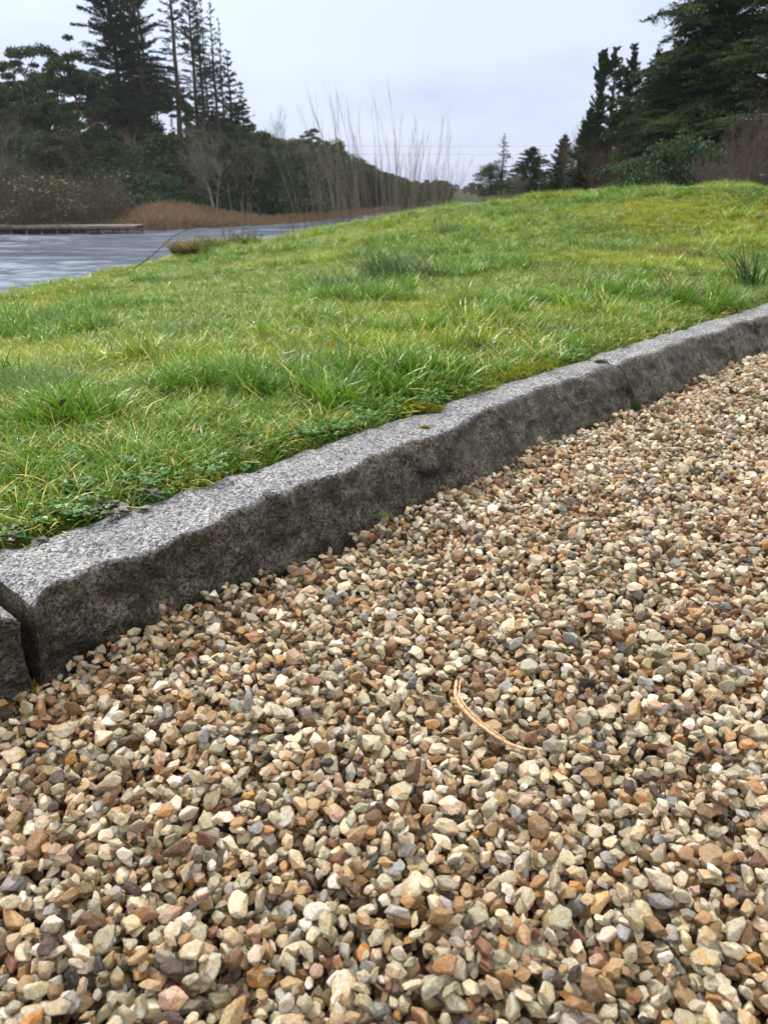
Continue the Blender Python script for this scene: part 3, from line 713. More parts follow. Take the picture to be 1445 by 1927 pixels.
x1, y1 = lawn_pts(rgG, 900, .8, 3.2, edge=-.005); x2, y2 = lawn_pts(rgG, 330, 3.2, 7.5)
x, y = np.r_[x1, x2], np.r_[y1, y2]; n = len(x); s_, n_ = xy2sn(x, y)
clv = (rgG.random(n) < (.03 + .45 * np.exp(-((n_ - 1.1) / .06) ** 2) * (s_ < 1.5)))
mf = sm((fbm(p3(x * 1.3 + 9, y * 1.3), 3, 47) + .3) / .8)
keep = clv | (rgG.random(n) < .35 + .6 * mf); x, y, clv, mf, n_ = x[keep], y[keep], clv[keep], mf[keep], n_[keep]; n = len(x)
colm = np.where(clv[:, None], np.array([.06, .17, .02]), np.array([.16, .21, .02]) * (1 - mf[:, None]) + np.array([.34, .33, .035]) * mf[:, None]) * np.exp(rgG.normal(0, .2, (n, 1)))
scatter('moss', mv, np.c_[x, y, H(x, y) + .001], np.c_[np.zeros((n, 2)), rgG.uniform(0, 6.28, n)], np.repeat(rgG.uniform(.8, 1.3, n)[:, None], 3, 1), np.where(clv, 5 + rgG.integers(0, 4, n), rgG.integers(0, 5, n)), {'col': np.c_[colm, np.ones(n)]}, label='yellow-green moss and clover low between the grass blades', cat='moss')

# ------------------------------------------------------------------ tufts in the lawn
def tuft(px, py, n, rad, h0, h1, wd, lean, m, name, label, cat, seed):
    az, el = sight(px, py); x, y, z = hit(az, el); rg = np.random.default_rng(seed)
    V, F, P = blades(rg, n, rad, h0, h1, wd, lean)
    parts = [(V, F)]; me = mesh(name, *merge(parts), [m], True)
    o = obj(name, me, loc=(x, y, z - .002)); return tag(o, label, cat, 'darker tufts standing in the lawn')
tuft(755, 526, 420, .20, .09, .27, .0038, .45, M_tuft, 'rush_tuft', 'largest dark blue-green rush tuft in the middle of the lawn', 'rush tuft', 1)
tuft(640, 547, 230, .13, .06, .17, .0035, .42, M_tuft, 'rush_tuft', 'low dark rush tuft just left of the largest one', 'rush tuft', 2)
tuft(1408, 545, 80, .06, .16, .30, .006, .35, M_tuft, 'rush_tuft', 'tall broad-bladed green tuft near the right picture edge above the kerb', 'rush tuft', 3)
tuft(590, 690, 420, .07, .05, .12, .0017, .6, M_tuft, 'grass_tuft', 'fine dark wiry tuft in the lawn below the rushes', 'grass tuft', 4)
tuft(95, 745, 560, .095, .08, .15, .0015, .5, M_tuftgreen, 'grass_tuft', 'big fine-bladed grey-green tuft at the left picture edge', 'grass tuft', 5)
tuft(1272, 480, 200, .15, .06, .14, .004, .5, M_tuftbrown, 'grass_tuft', 'brownish tuft on the upper right of the lawn', 'grass tuft', 6)
tuft(1095, 535, 260, .19, .05, .12, .004, .6, M_tuftbrown, 'grass_tuft', 'wide brown-green tuft right of the middle of the lawn', 'grass tuft', 7)
tuft(1155, 470, 200, .16, .06, .13, .004, .5, M_tuftgreen, 'grass_tuft', 'green wiry tuft behind the wide brownish one', 'grass tuft', 8)
tuft(350, 625, 260, .10, .04, .09, .002, .55, M_tuftgreen, 'grass_tuft', 'loose grey-green tuft left of the middle of the lawn', 'grass tuft', 9)
tuft(905, 555, 300, .2, .04, .09, .003, .6, M_tuftbrown, 'grass_tuft', 'flat straw-brown patch of grass below the big rush tuft', 'grass tuft', 10)
tuft(850, 440, 220, .14, .08, .17, .005, .45, M_tuftgreen, 'grass_tuft', 'coarse green tuft high on the lawn above the big rush tuft', 'grass tuft', 11)

# ------------------------------------------------------------------ small things
def tube_obj(name, pts, rads, m, label, cat, sides=8, parent=None, group=None):
    P = np.array(pts, float); K = 5 * (len(P) - 1) + 1; u = np.linspace(0, len(P) - 1, K)
    Q = np.zeros((K, 3)); Pe = np.r_[[2 * P[0] - P[1]], P, [2 * P[-1] - P[-2]]]
    for i, v in enumerate(u):
        k = min(int(v), len(P) - 2); f = v - k; a, b, c, d = Pe[k:k + 4]
        Q[i] = .5 * (2 * b + (c - a) * f + (2 * a - 5 * b + 4 * c - d) * f * f + (3 * b - a - 3 * c + d) * f ** 3)
    R = np.interp(u, np.arange(len(P)), rads); o3 = Q[K // 2].copy()
    V, F = tubes((Q - o3)[None], R[None], sides)
    n0 = len(V); caps = [np.arange(sides)[::-1][None], (n0 - sides + np.arange(sides))[None]]
    o = obj(name, mesh(name, V, F + caps, [m], True), parent, o3)
    if label: tag(o, label, cat, group)
    return o
st = [(0.094, 0.843), (0.090, 0.811), (0.093, 0.78), (0.105, 0.757), (0.118, 0.741), (0.136, 0.72), (0.155, 0.707), (0.171, 0.702)]
zt = [gravel_top(x, y) for x, y in st]; zl = np.array(zt); zl = np.maximum(zl, np.convolve(np.r_[zl[0], zl, zl[-1]], [.33, .34, .33], 'valid'))
tube_obj('dry_stalk', [(x, y, z + .0012) for (x, y), z in zip(st, zl)], [.002, .0025, .0026, .0023, .0022, .002, .0018, .0012], M_stick, 'pale tan curved dry stalk lying on the gravel, the thicker of the pair', 'stalk')
tube_obj('dry_stalk', [(x + .0050, y + .001, z + .0014) for (x, y), z in zip(st[:6], zl)], [.0009, .0012, .0012, .0011, .0010, .0007], M_stick, 'thin dry stalk lying close against the thicker pale one on the gravel', 'stalk')

def leaf_mesh(rg, ln, wd, m, curl=.4, lobes=0):
    u = np.linspace(0, 1, 9); ww = wd * np.sin(PI * u ** .8) * (1 + (.35 * np.sin(u * PI * 7) if lobes else 0)); rows = []
    for i, t_ in enumerate(u):
        z = curl * ln * (t_ - .5) ** 2
        for v in (-1, -.5, 0, .5, 1): rows.append(((t_ - .5) * ln, v * ww[i] * .5, z + abs(v) * ww[i] * .35 * curl + rg.normal(0, .0006)))
    V = np.array(rows); ii = np.arange(45).reshape(9, 5); q = np.stack([ii[:-1, :-1], ii[1:, :-1], ii[1:, 1:], ii[:-1, 1:]], -1).reshape(-1, 4)
    W2 = V.copy(); W2[:, 2] -= .0005; V2, F2 = merge([(V, [q]), (W2, [q[:, ::-1]])]); return mesh('dead_leaf', V2, F2, [m], True)
rl = np.random.default_rng(4)
def leaf(x, y, z, rot, ln, wd, m, name, label, cat, **k):
    o = obj(name, leaf_mesh(rl, ln, wd, m, **k), loc=(x, y, z)); o.rotation_euler = rot; return tag(o, label, cat)
az, el = sight(120, 800); x, y, z = hit(az, el)
leaf(x, y, z + .035, (.5, -.5, .6), .045, .03, M_brown, 'dead_leaf', 'dark brown curled dead leaf caught in the grass at the left', 'leaf', curl=1.2)
leaf(1.07, 2.36, gravel_top(1.07, 2.36) + .008, (.7, .3, 1), .042, .028, M_brown, 'dead_leaf', 'dark shrivelled leaf on the gravel near the right picture edge', 'leaf', curl=1.3)
leaf(-.088, .805, gravel_top(-.088, .805) + .004, (.2, .1, 2), .030, .018, M_redleaf, 'dead_leaf', 'small red-brown leaf lying on the gravel left of the pale stalk', 'leaf', lobes=1)
leaf(0.0, 1.325, gravel_top(0.0, 1.325) + .003, (.3, .2, .4), .026, .017, M_mossgreen, 'green_leaf', 'small dark green leaf on the gravel against the kerb', 'leaf')
leaf(.13, 1.315, gravel_top(.13, 1.315) + .003, (.4, .1, 2.4), .028, .014, M_brown, 'dead_leaf', 'thin dark leaf sliver on the gravel a little out from the kerb', 'leaf')
leaf(-.165, .50, gravel_top(-.165, .50) + .004, (.1, .1, .9), .05, .005, M_brown, 'dead_leaf', 'narrow dark leaf strip lying low among the nearest stones', 'leaf', curl=.1)

def moss_clump(x, y, z, rx, ry, h, n, m, label, seed=1, name='moss_clump', fac=1.):
    rg = np.random.default_rng(seed); d = rdir(rg, n); d[:, 2] = np.abs(d[:, 2]); C = d * np.array([rx, ry, h]) * (rg.random((n, 1)) ** .4)
    U = d + rdir(rg, n) * .6; V, F = cards(C, U, rdir(rg, n), rg.uniform(.005, .010, n) * fac, .0022 * fac)
    return tag(obj(name, mesh(name, V, F, [m]), loc=(x, y, z)), label, 'moss')
x, y = sn2xy(1.345, 1.085); moss_clump(x, y, .131, .042, .018, .016, 1300, M_mosscl, 'golden yellow moss cushion on the back edge of the longest kerb stone', 2)
x, y = sn2xy(1.235, 1.0); moss_clump(x, y, .13, .012, .007, .005, 160, M_mosscl, 'tiny moss speck in the crack on the kerb top', 3)
x, y = sn2xy(.31, .905); moss_clump(x, y, -.02, .014, .03, .03, 500, M_mosscl, 'olive moss in the bottom of the gap between two kerb stones', 4)
x, y = sn2xy(2.135, .935); moss_clump(x, y, .0, .012, .012, .045, 300, M_mossgreen, 'green moss at the foot of the narrow kerb joint', 5)
x, y = sn2xy(1.87, .935); moss_clump(x, y, .002, .022, .010, .014, 260, M_mossgreen, 'low green moss along the foot of the longest kerb stone', 6)
x, y = sn2xy(2.11, 1.05); moss_clump(x, y, .128, .02, .011, .008, 240, M_mossgreen, 'dark moss in the hollow on the kerb top at the joint', 7)

def weed(px, py, kind, label, seed, n=7, sz=.02, lift=.0):
    az, el = sight(px, py); rg = np.random.default_rng(seed)
    d = math.radians(el); dd = (.6 - .135) / math.tan(-d); x, y = at(az, dd)
    root = empty('weed', (x, y, .132 + lift)); tag(root, label, 'weed', 'weeds along the kerb')
    a = rg.uniform(0, 2 * PI, n); dr = np.c_[np.cos(a), np.sin(a), rg.uniform(.3, 1.2, n)]
    P = curve_paths(np.zeros((n, 3)), dr, rg.uniform(.015, .035, n), 5, np.array([0, 0, -.5]), rg, .06)
    obj('stem', mesh('stem', *tubes(P, np.full((n, 5), .0008), 4), [M_leaf], True), root)
    parts = []
    for i in range(n):
        tip = P[i, -1]; k = 5 if kind == 'nettle' else 3
        aa_ = a[i] + np.linspace(-1.2, 1.2, k)
        for w_ in aa_:
            lm = sz * rg.uniform(.7, 1.1); u = np.linspace(0, 1, 6); wdt = lm * .42 * np.sin(PI * np.clip(u, .04, .98) ** .75)
            ax = np.array([math.cos(w_), math.sin(w_), rg.uniform(-.2, .4)]); sdv = np.array([-math.sin(w_), math.cos(w_), 0])
            c = tip + ax * lm * u[:, None] - np.array([0, 0, 1]) * (u[:, None] ** 2) * lm * .35
            V = np.stack([c - sdv * wdt[:, None] + [0, 0, .001], c - [0, 0, .001], c + sdv * wdt[:, None] + [0, 0, .001]], 1).reshape(-1, 3)
            ii = np.arange(18).reshape(6, 3); parts.append((V, [np.stack([ii[:-1, :-1], ii[1:, :-1], ii[1:, 1:], ii[:-1, 1:]], -1).reshape(-1, 4)]))
    obj('foliage', mesh('foliage', *merge(parts), [M_nettle if kind == 'nettle' else M_leaf], True), root)
weed(205, 960, 'nettle', 'purplish-grey dead-nettle sprig lying at the kerb, nearer the gap', 1)
weed(262, 945, 'nettle', 'purplish-grey dead-nettle sprig with its tip out over the kerb top', 2, 5, .018)
weed(95, 975, 'leaf', 'dark green leafy weed in the left corner of the lawn by the kerb', 3, 9, .016)
weed(50, 1010, 'nettle', 'grey-green dead-nettle at the picture edge beside the kerb', 6, 6, .016)
weed(437, 872, 'leaf', 'single broad-leaved buttercup seedling behind the kerb', 4, 3, .024)
weed(160, 950, 'nettle', 'low purplish sprig between the two other nettle sprigs and the corner', 5, 6, .015)
weed(300, 925, 'leaf', 'small bright green leafy weed right of the nettle sprigs', 8, 5, .012)

def daisy(px, py, label, pm=M_petal, lift=.05, sz=.011, seed=0):
    az, el = sight(px, py); x, y, z = hit(az, el - .4)
    root = empty('daisy', (x, y, z)); tag(root, label, 'flower', 'small flowers in the lawn')
    P = np.array([[[0, 0, 0], [.002, 0, lift * .5], [0, 0, lift]]]); obj('stem', mesh('stem', *tubes(P, np.full((1, 3), .0009), 5), [M_leaf], True), root)
    k = np.arange(14) * 2 * PI / 14; U = np.c_[np.cos(k), np.sin(k), np.full(14, .35)]
    V, F = cards(np.array([0, 0, lift]) + U * sz * .55, U, np.c_[-np.sin(k), np.cos(k), np.zeros(14)], sz * .95, sz * .38)
    obj('petals', mesh('petals', V, F, [pm]), root)
    D, tf = ICO2; obj('eye', mesh('eye', D * np.array([.003, .003, .0018]) + [0, 0, lift + .001], tf, [M_yellow], True), root)
daisy(1000, 366, 'white daisy on the crest of the lawn, farthest left of the crest flowers', sz=.016)
daisy(1290, 354, 'white daisy on the crest below the green shrub', sz=.013)
daisy(1321, 352, 'white daisy on the crest just right of its neighbour', sz=.013)
daisy(1355, 376, 'white daisy below the crest near the right edge', sz=.013)
daisy(1228, 540, 'orange and white flower head in the lawn above the kerb', M_orange, .04, .012)
daisy(540, 583, 'small pink-tinged daisy in the middle of the lawn', M_pinkpetal, .035, .008)
daisy(166, 676, 'small white daisy beside the big fine-bladed tuft', M_petal, .06, .0045)

ln_ = np.random.default_rng(77); n = 110; xx = ln_.uniform(-.3, 1.6, n); yy = ln_.uniform(.45, 3.2, n); s_, n_ = xy2sn(xx, yy); k = (n_ < .88) & in_view(xx, yy); xx, yy = xx[k], yy[k]; n = len(xx)
zz = np.array([gravel_top(a_, b_, .006) for a_, b_ in zip(xx, yy)]); an = ln_.uniform(0, 2 * PI, n)
P = curve_paths(np.c_[xx, yy, zz + .001], np.c_[np.cos(an), np.sin(an), ln_.normal(0, .15, n)], ln_.uniform(.008, .032, n), 5, np.array([0, 0, 0]), ln_, .2)
tag(obj('twig_litter', mesh('twig_litter', *tubes(P, np.full((n, 5), .0006) * ln_.uniform(.6, 1.6, (n, 1)), 4), [M_brown], True)), 'tiny dark twig bits scattered on the gravel', 'litter', kind='stuff')
# dead stalks standing in the lawn and straws over the kerb
rg = np.random.default_rng(9)
for (px, py, lab) in ((1270, 565, 'brown withered dock stalks standing in the lawn near the kerb'), (1293, 572, 'shorter brown withered stalk right of the taller one')):
    az, el = sight(px, py); x, y, z = hit(az, el); n = 5 if px == 1270 else 3
    P = curve_paths(np.c_[rg.normal(0, .008, (n, 2)), np.zeros(n)], np.c_[rg.normal(0, .25, (n, 2)), np.ones(n)], .13 if px == 1270 else .08, 6, np.array([.3, 0, -.4]), rg, .12)
    tag(obj('withered_stalk', mesh('withered_stalk', *tubes(P, np.full((n, 6), .0022), 5), [M_redleaf], True), loc=(x, y, z)), lab, 'dead stalk')
n = 48; s_ = np.r_[rg.uniform(2.2, 3.3, 34), rg.uniform(.35, 1.5, 14)]; n0 = back_n(s_) + rg.uniform(-.03, .02, n)
x, y = sn2xy(s_, n0); p0 = np.c_[x, y, np.full(n, .142)]; an = rg.uniform(0, 2 * PI, n); 
P = curve_paths(p0, np.c_[np.cos(an), np.sin(an), rg.uniform(0, .25, n)], rg.uniform(.02, .055, n), 5, np.array([0, 0, -.25]), rg, .16)
P[..., 2] = np.maximum(P[..., 2], .139)
tag(obj('straw_litter', mesh('straw_litter', *tubes(P, np.full((n, 5), .0006), 4), [M_dead], True)), 'loose dead yellow straws on the back edge of the kerb', 'straw', kind='stuff')

# ------------------------------------------------------------------ trees
TV = {}
def fir_meshes(rg, h, R, base, whorls, per, droop, cd, leaf, sprays, gap=.15, prof=None, side=0., up=.15):
    """conifer of whorled boughs: trunk+boughs mesh, crown of needle sprays"""
    z0 = h * base; K = 7
    tP = np.c_[np.cumsum(rg.normal(0, h * .003, 12)), np.cumsum(rg.normal(0, h * .003, 12)), np.linspace(0, h, 12)]; tP[:, :2] -= tP[0, :2]
    tr = h * .013 * (1 - np.linspace(0, 1, 12) ** 1.2) + .02
    parts = [tubes(tP[None], tr[None], 9)]
    zz = np.linspace(z0, h * .985, whorls) ; B0, Dr, Ln, up_ = [], [], [], []
    for z in zz:
        t_ = (z - z0) / (h - z0); pr = (prof(t_) if prof else (1 - t_) ** .75 * (.35 + .65 * min(1, t_ * 5 + .25)))
        for k in range(per):
            if rg.random() < gap: continue
            a_ = rg.uniform(0, 2 * PI); L_ = R * pr * rg.uniform(.35, 1.3) * (1 + side * math.cos(a_))
            c = np.array([np.interp(z, tP[:, 2], tP[:, 0]), np.interp(z, tP[:, 2], tP[:, 1]), z + rg.normal(0, h * .004)])
            B0.append(c); Dr.append((math.cos(a_), math.sin(a_), up + .35 * t_ + rg.normal(0, .08))); Ln.append(max(L_, .25)); up_.append(t_)
    B0, Dr, Ln = np.array(B0), np.array(Dr), np.array(Ln)
    P = curve_paths(B0, Dr, Ln, K, np.array([0, 0, -droop]), rg, .05)
    rr_ = (.014 + .010 * Ln)[:, None] * np.linspace(1, .25, K)[None]
    parts.append(tubes(P, rr_, 4))
    # sprays along the boughs
    cnt = np.maximum(2, (Ln * sprays * np.clip(rg.normal(1, .5, len(Ln)), .05, 2)).astype(int)); bi = np.repeat(np.arange(len(Ln)), cnt); u = (.18 + .84 * rg.random(len(bi)) ** .75); u = np.minimum(u, .999) * (K - 1)
    k0 = u.astype(int); f = (u - k0)[:, None]; C = P[bi, k0] * (1 - f) + P[bi, k0 + 1] * f; T = P[bi, k0 + 1] - P[bi, k0]; T /= np.linalg.norm(T, axis=1, keepdims=True)
    sd_ = np.cross(T, [0, 0, 1]); sg_ = rg.normal(0, 1, len(bi))[:, None]
    wdt = (.10 + .22 * Ln[bi] * (1 - u / (K - 1) * .75))[:, None] * cd
    C = C + sd_ * sg_ * wdt * .6 + np.c_[np.zeros((len(bi), 2)), rg.normal(0, leaf * .25, len(bi)) - np.abs(sg_[:, 0]) * droop * .1]
    U = T * .8 + sd_ * np.sign(sg_) * rg.uniform(.2, 1.0, (len(bi), 1)) + rdir(rg, len(bi)) * .35 + np.array([0, 0, -droop * .5])
    V, F = cards(C, U, sd_ + rdir(rg, len(bi)) * .7, leaf * rg.uniform(.6, 1.3, len(bi)), leaf * .38)
    return merge(parts), (V, F)
def clump_cards(rg, cen, rad, n, leaf, flat=.6, hollow=.5):
    """leaf clumps: cen (m,3), rad (m,) -> cards on lumpy ellipsoids"""
    bi = rg.integers(0, len(cen), n); d = rdir(rg, n); r = (hollow + (1 - hollow) * rg.random(n)) * rad[bi]
    C = cen[bi] + d * r[:, None] * np.array([1, 1, flat]); U = d + rdir(rg, n) * .9
    return cards(C, U, rdir(rg, n), leaf * rg.uniform(.6, 1.4, n), leaf * .6)
def pine_meshes(rg, h, R, crown0=.6, nl=9, ncl=38, leaf=.28, n=5200, lean=.05):
    a_ = rg.uniform(0, 6.28); ln_ = np.linspace(0, 1, 10)
    tP = np.c_[math.cos(a_) * lean * h * ln_ ** 1.5 + rg.normal(0, .02, 10) * h * .15, math.sin(a_) * lean * h * ln_ ** 1.5 + rg.normal(0, .02, 10) * h * .15, ln_ * h * .93]; tP[0, :2] = 0
    parts = [tubes(tP[None], (h * .014 * (1.05 - ln_ ** 1.3) + .02)[None], 8)]
    z = h * rg.uniform(crown0, .9, nl); B0 = np.c_[np.interp(z, tP[:, 2], tP[:, 0]), np.interp(z, tP[:, 2], tP[:, 1]), z]; a = rg.uniform(0, 6.28, nl)
    P = curve_paths(B0, np.c_[np.cos(a), np.sin(a), rg.uniform(.3, 1.1, nl)], R * rg.uniform(.6, 1.05, nl), 6, np.array([0, 0, .1]), rg, .14)
    parts.append(tubes(P, (h * .0055 * np.linspace(1, .3, 6))[None].repeat(nl, 0), 5))
    # dead stubs lower down
    z2 = h * rg.uniform(.3, crown0, 6); B1 = np.c_[np.interp(z2, tP[:, 2], tP[:, 0]), np.interp(z2, tP[:, 2], tP[:, 1]), z2]; a2_ = rg.uniform(0, 6.28, 6)
    P2 = curve_paths(B1, np.c_[np.cos(a2_), np.sin(a2_), rg.uniform(-.1, .5, 6)], R * rg.uniform(.3, .7, 6), 6, np.array([0, 0, .2]), rg, .2); parts.append(tubes(P2, (h * .003 * np.linspace(1, .3, 6))[None].repeat(6, 0), 4))
    tip = np.concatenate([P[:, -1], P[:, -2], P[:, -3], tP[-1:] + [0, 0, h * .04]]); cen = tip[rg.integers(0, len(tip), ncl)] + rg.normal(0, 1, (ncl, 3)) * np.array([R * .22, R * .22, R * .12])
    cen[:, 2] = np.minimum(cen[:, 2], h * .98)
    return merge(parts), clump_cards(rg, cen, R * rg.uniform(.14, .30, ncl), n, leaf, .5, .3)
def round_meshes(rg, h, R, n=6000, leaf=.35, low=.12, ncl=60, pointed=0., tr=1.):
    """broad evergreen: leaf clumps all through an uneven dome"""
    d = rdir(rg, ncl); d[:, 2] = rg.uniform(-1, 1, ncl); zc = (d[:, 2] * .5 + .5)
    rr_ = R * np.sqrt(np.clip(1 - (zc * 2 - .85) ** 2 * .75, .05, 1)) * (1 - pointed * zc) * rg.uniform(.35, .92, ncl); a = rg.uniform(0, 6.28, ncl)
    cen = np.c_[np.cos(a) * rr_, np.sin(a) * rr_, h * (low + (.93 - low) * zc)]
    tP = np.c_[rg.normal(0, .02 * h, 8) * np.linspace(0, 1, 8), rg.normal(0, .02 * h, 8) * np.linspace(0, 1, 8), np.linspace(0, h * .85, 8)]
    parts = [tubes(tP[None], (h * .018 * tr * (1.05 - np.linspace(0, 1, 8)) + .015)[None], 7)]
    m = min(ncl, 22); B0 = np.c_[np.zeros((m, 2)), cen[:m, 2] * .6]; V_ = cen[:m] - B0
    u = np.linspace(0, 1, 5)[None, :, None]; P = B0[:, None] + V_[:, None] * u + rg.normal(0, .03 * h, (m, 5, 3)) * u * (1 - u); parts.append(tubes(P, (h * .005 * tr * np.linspace(1, .3, 5))[None].repeat(m, 0), 4))
    return merge(parts), clump_cards(rg, cen, R * rg.uniform(.18, .36, ncl), n, leaf, .75, .35)
def bare_meshes(rg, h, R, stems=5, lv2=9, lv3=8, thick=.012, upr=.7, lv4=0):
    """leafless: limbs, branches, twigs. -> (limbs), (twigs)"""
    K = 6; n = stems; a = rg.uniform(0, 6.28, n); sp = R / h
    P1 = curve_paths(np.c_[rg.normal(0, .04 * R, (n, 2)), np.zeros(n)], np.c_[np.cos(a) * sp * rg.uniform(.1, 1, n), np.sin(a) * sp * rg.uniform(.1, 1, n), np.ones(n) * upr], h * rg.uniform(.65, 1.0, n), K, np.array([0, 0, .2]), rg, .09)
    lim = [tubes(P1, (h * thick * np.linspace(1, .2, K))[None].repeat(n, 0), 6)]
    def child(P, m, ln, r0, out_, K2=5):
        bi = np.repeat(np.arange(len(P)), m); u = rg.uniform(.22, .98, len(bi)) * (P.shape[1] - 1); k = np.minimum(u.astype(int), P.shape[1] - 2); f = (u - k)[:, None]
        C = P[bi, k] * (1 - f) + P[bi, k + 1] * f; T = P[bi, k + 1] - P[bi, k]; T /= np.linalg.norm(T, axis=1, keepdims=True) + 1e-9
        Q = curve_paths(C, T + rdir(rg, len(bi)) * out_, ln * rg.uniform(.5, 1.1, len(bi)) * (1.15 - .7 * u / (P.shape[1] - 1)), K2, np.array([0, 0, .35]), rg, .12)
        return Q, tubes(Q, (r0 * np.linspace(1, .35, K2))[None].repeat(len(bi), 0), 3)
    P2, t2 = child(P1, lv2, h * .36, h * thick * .32, .95); lim.append(t2)
    P3, t3 = child(P2, lv3, h * .19, h * thick * .13, .9, 4); tw = [t3]
    if lv4: P4, t4 = child(P3, lv4, h * .10, h * thick * .075, .9, 3); tw.append(t4)
    return merge(lim), merge(tw)
def whip_meshes(rg, h, R, n, r0, leanx=.0, twigs=10):
    a = rg.uniform(0, 6.28, n); q = R * np.sqrt(rg.random(n)); K = 9
    P = curve_paths(np.c_[q * np.cos(a) * 1.0, q * np.sin(a), np.zeros(n)], np.c_[rg.normal(.05, .05, n), np.sin(a) * .05, np.ones(n)], h * rg.uniform(.6, 1.0, n), K, np.c_[rg.normal(-.16, .10, n) + leanx, rg.normal(0, .08, n), np.zeros(n)], rg, .012)
    st_ = tubes(P, (r0 * np.linspace(1, .35, K))[None].repeat(n, 0) * rg.uniform(.6, 1.2, (n, 1)), 5)
    bi = np.repeat(np.arange(n), twigs); u = rg.uniform(.3, .99, len(bi)) * (K - 1); k = u.astype(int); f = (u - k)[:, None]; C = P[bi, k] * (1 - f) + P[bi, k + 1] * f; T = P[bi, k + 1] - P[bi, k]; T /= np.linalg.norm(T, axis=1, keepdims=True)
    Q = curve_paths(C, T + rdir(rg, len(bi)) * .3, h * rg.uniform(.05, .16, len(bi)), 4, np.array([0, 0, .6]), rg, .06)
    return st_, tubes(Q, (r0 * .38 * np.linspace(1, .4, 4))[None].repeat(len(bi), 0), 3)

def build_tree(name, key, mk, mats, names=('trunk', 'crown')):
    """meshes of a kind are made once and shared"""
    if key not in TV:
        ms = mk(); TV[key] = [mesh(nm, m_[0], m_[1], [mt], nm == 'trunk') for nm, m_, mt in zip(names, ms, mats)]
    return TV[key]
def place(name, meshes, names, x, y, h, label, cat, group=None, rz=0., wx=1., sink=.1, tilt=0.):
    z = float(H(x, y)) - sink; o = empty(name, (x, y, z), rz, (h * wx, h * wx, h)); o.rotation_euler = (0, tilt, rz)
    tag(o, label, cat, group)
    for nm, me in zip(names, meshes): obj(nm, me, o)
    return o
TC = ('trunk', 'crown'); BT = ('limbs', 'twigs')
def mk(seed, fn, **k): return lambda: fn(np.random.default_rng(seed), 1.0, **k)
# unit-height kinds (scaled to their real height when placed)
def unit(fn, seed, H0, *a, **k):
    def f():
        ms = fn(np.random.default_rng(seed), H0, *a, **k)
        return [(V / H0, F) for V, F in ms]
    return f
K_ = {
 'fir1': (unit(fir_meshes, 1, 26, 3.9, .30, 34, 6, .12, 1.0, .30, 46, .22), (M_bark, M_fir)),
 'fir2': (unit(fir_meshes, 2, 26, 3.4, .38, 26, 5, .10, .9, .28, 38, .35), (M_bark, M_fir)),
 'fir3': (unit(fir_meshes, 3, 24, 3.3, .35, 24, 5, .05, .9, .27, 38, .4), (M_bark, M_fir)),
 'firD': (unit(fir_meshes, 4, 28, 5.2, .22, 52, 8, .10, 1.2, .30, 62, .14), (M_bark, M_fir)),
 'firS': (unit(fir_meshes, 5, 14, 2.6, .1, 26, 6, .15, 1.0, .25, 44, .2), (M_bark, M_fir)),
 'pine1': (unit(pine_meshes, 6, 14, 3.2), (M_pinebark, M_pine)),
 'pine2': (unit(pine_meshes, 7, 13, 2.8, .68, 8, 26, .26, 3600, .10), (M_pinebark, M_pine)),
 'pine3': (unit(pine_meshes, 8, 15, 3.6, .5, 11, 52, .3, 7000, .03), (M_pinebark, M_pine)),
 'wood1': (unit(round_meshes, 9, 10, 3.6), (M_bark, M_wood)),
 'wood2': (unit(round_meshes, 10, 9, 3.9, 6500, .34, .08, 70), (M_bark, M_greenwood)),
 'wood3': (unit(round_meshes, 11, 11, 3.0, 5200, .34, .1, 46, .35), (M_bark, M_brownwood)),
 'laur1': (unit(round_meshes, 12, 3.4, 3.0, 5200, .22, .02, 60), (M_bark, M_rhodo)),
 'laur2': (unit(round_meshes, 13, 3.0, 3.4, 5200, .22, .0, 70), (M_bark, M_rhodo)),
 'cone1': (unit(fir_meshes, 14, 9, 3.1, .03, 36, 9, .18, 1.3, .36, 40, .05, lambda t_: (1 - t_) ** .55), (M_bark, M_cyp)),
 'cone2': (unit(fir_meshes, 15, 9, 2.5, .03, 34, 9, -.1, 1.2, .33, 40, .05, lambda t_: (1 - t_) ** .6), (M_bark, M_cyp)),
}
for k_, (f_, m_) in K_.items(): build_tree('x', k_, f_, m_)
K_['bare1'] = None
build_tree('x', 'bare1', unit(bare_meshes, 20, 9, 3.0, 3, 12, 9, .012, .8, 3), (M_palebark, M_greytwig), BT)
build_tree('x', 'bare2', unit(bare_meshes, 21, 8, 3.4, 5, 10, 9, .010, .8, 3), (M_palebark, M_greytwig), BT)
build_tree('x', 'bush1', unit(bare_meshes, 22, 4.5, 4.0, 26, 11, 8, .006, .7, 2), (M_twig, M_twig), BT)
build_tree('x', 'bush2', unit(bare_meshes, 23, 4.5, 3.4, 24, 10, 8, .006, .8, 2), (M_redtwig, M_redtwig), BT)
build_tree('x', 'bush4', unit(bare_meshes, 25, 6, 4.2, 10, 9, 7, .007, .7, 3), (M_redtwig, M_redtwig), BT)
build_tree('x', 'bush3', unit(bare_meshes, 24, 4.5, 3.2, 24, 10, 8, .006, .8, 2), (M_greytwig, M_greytwig), BT)

def P2(px, py, d):
    """position and height for a thing whose top is seen at (px, py) and stands d metres away"""
    az, el = sight(px, py); x, y = at(az, d); return x, y, top_h(el, d) - float(H(x, y)) + .1
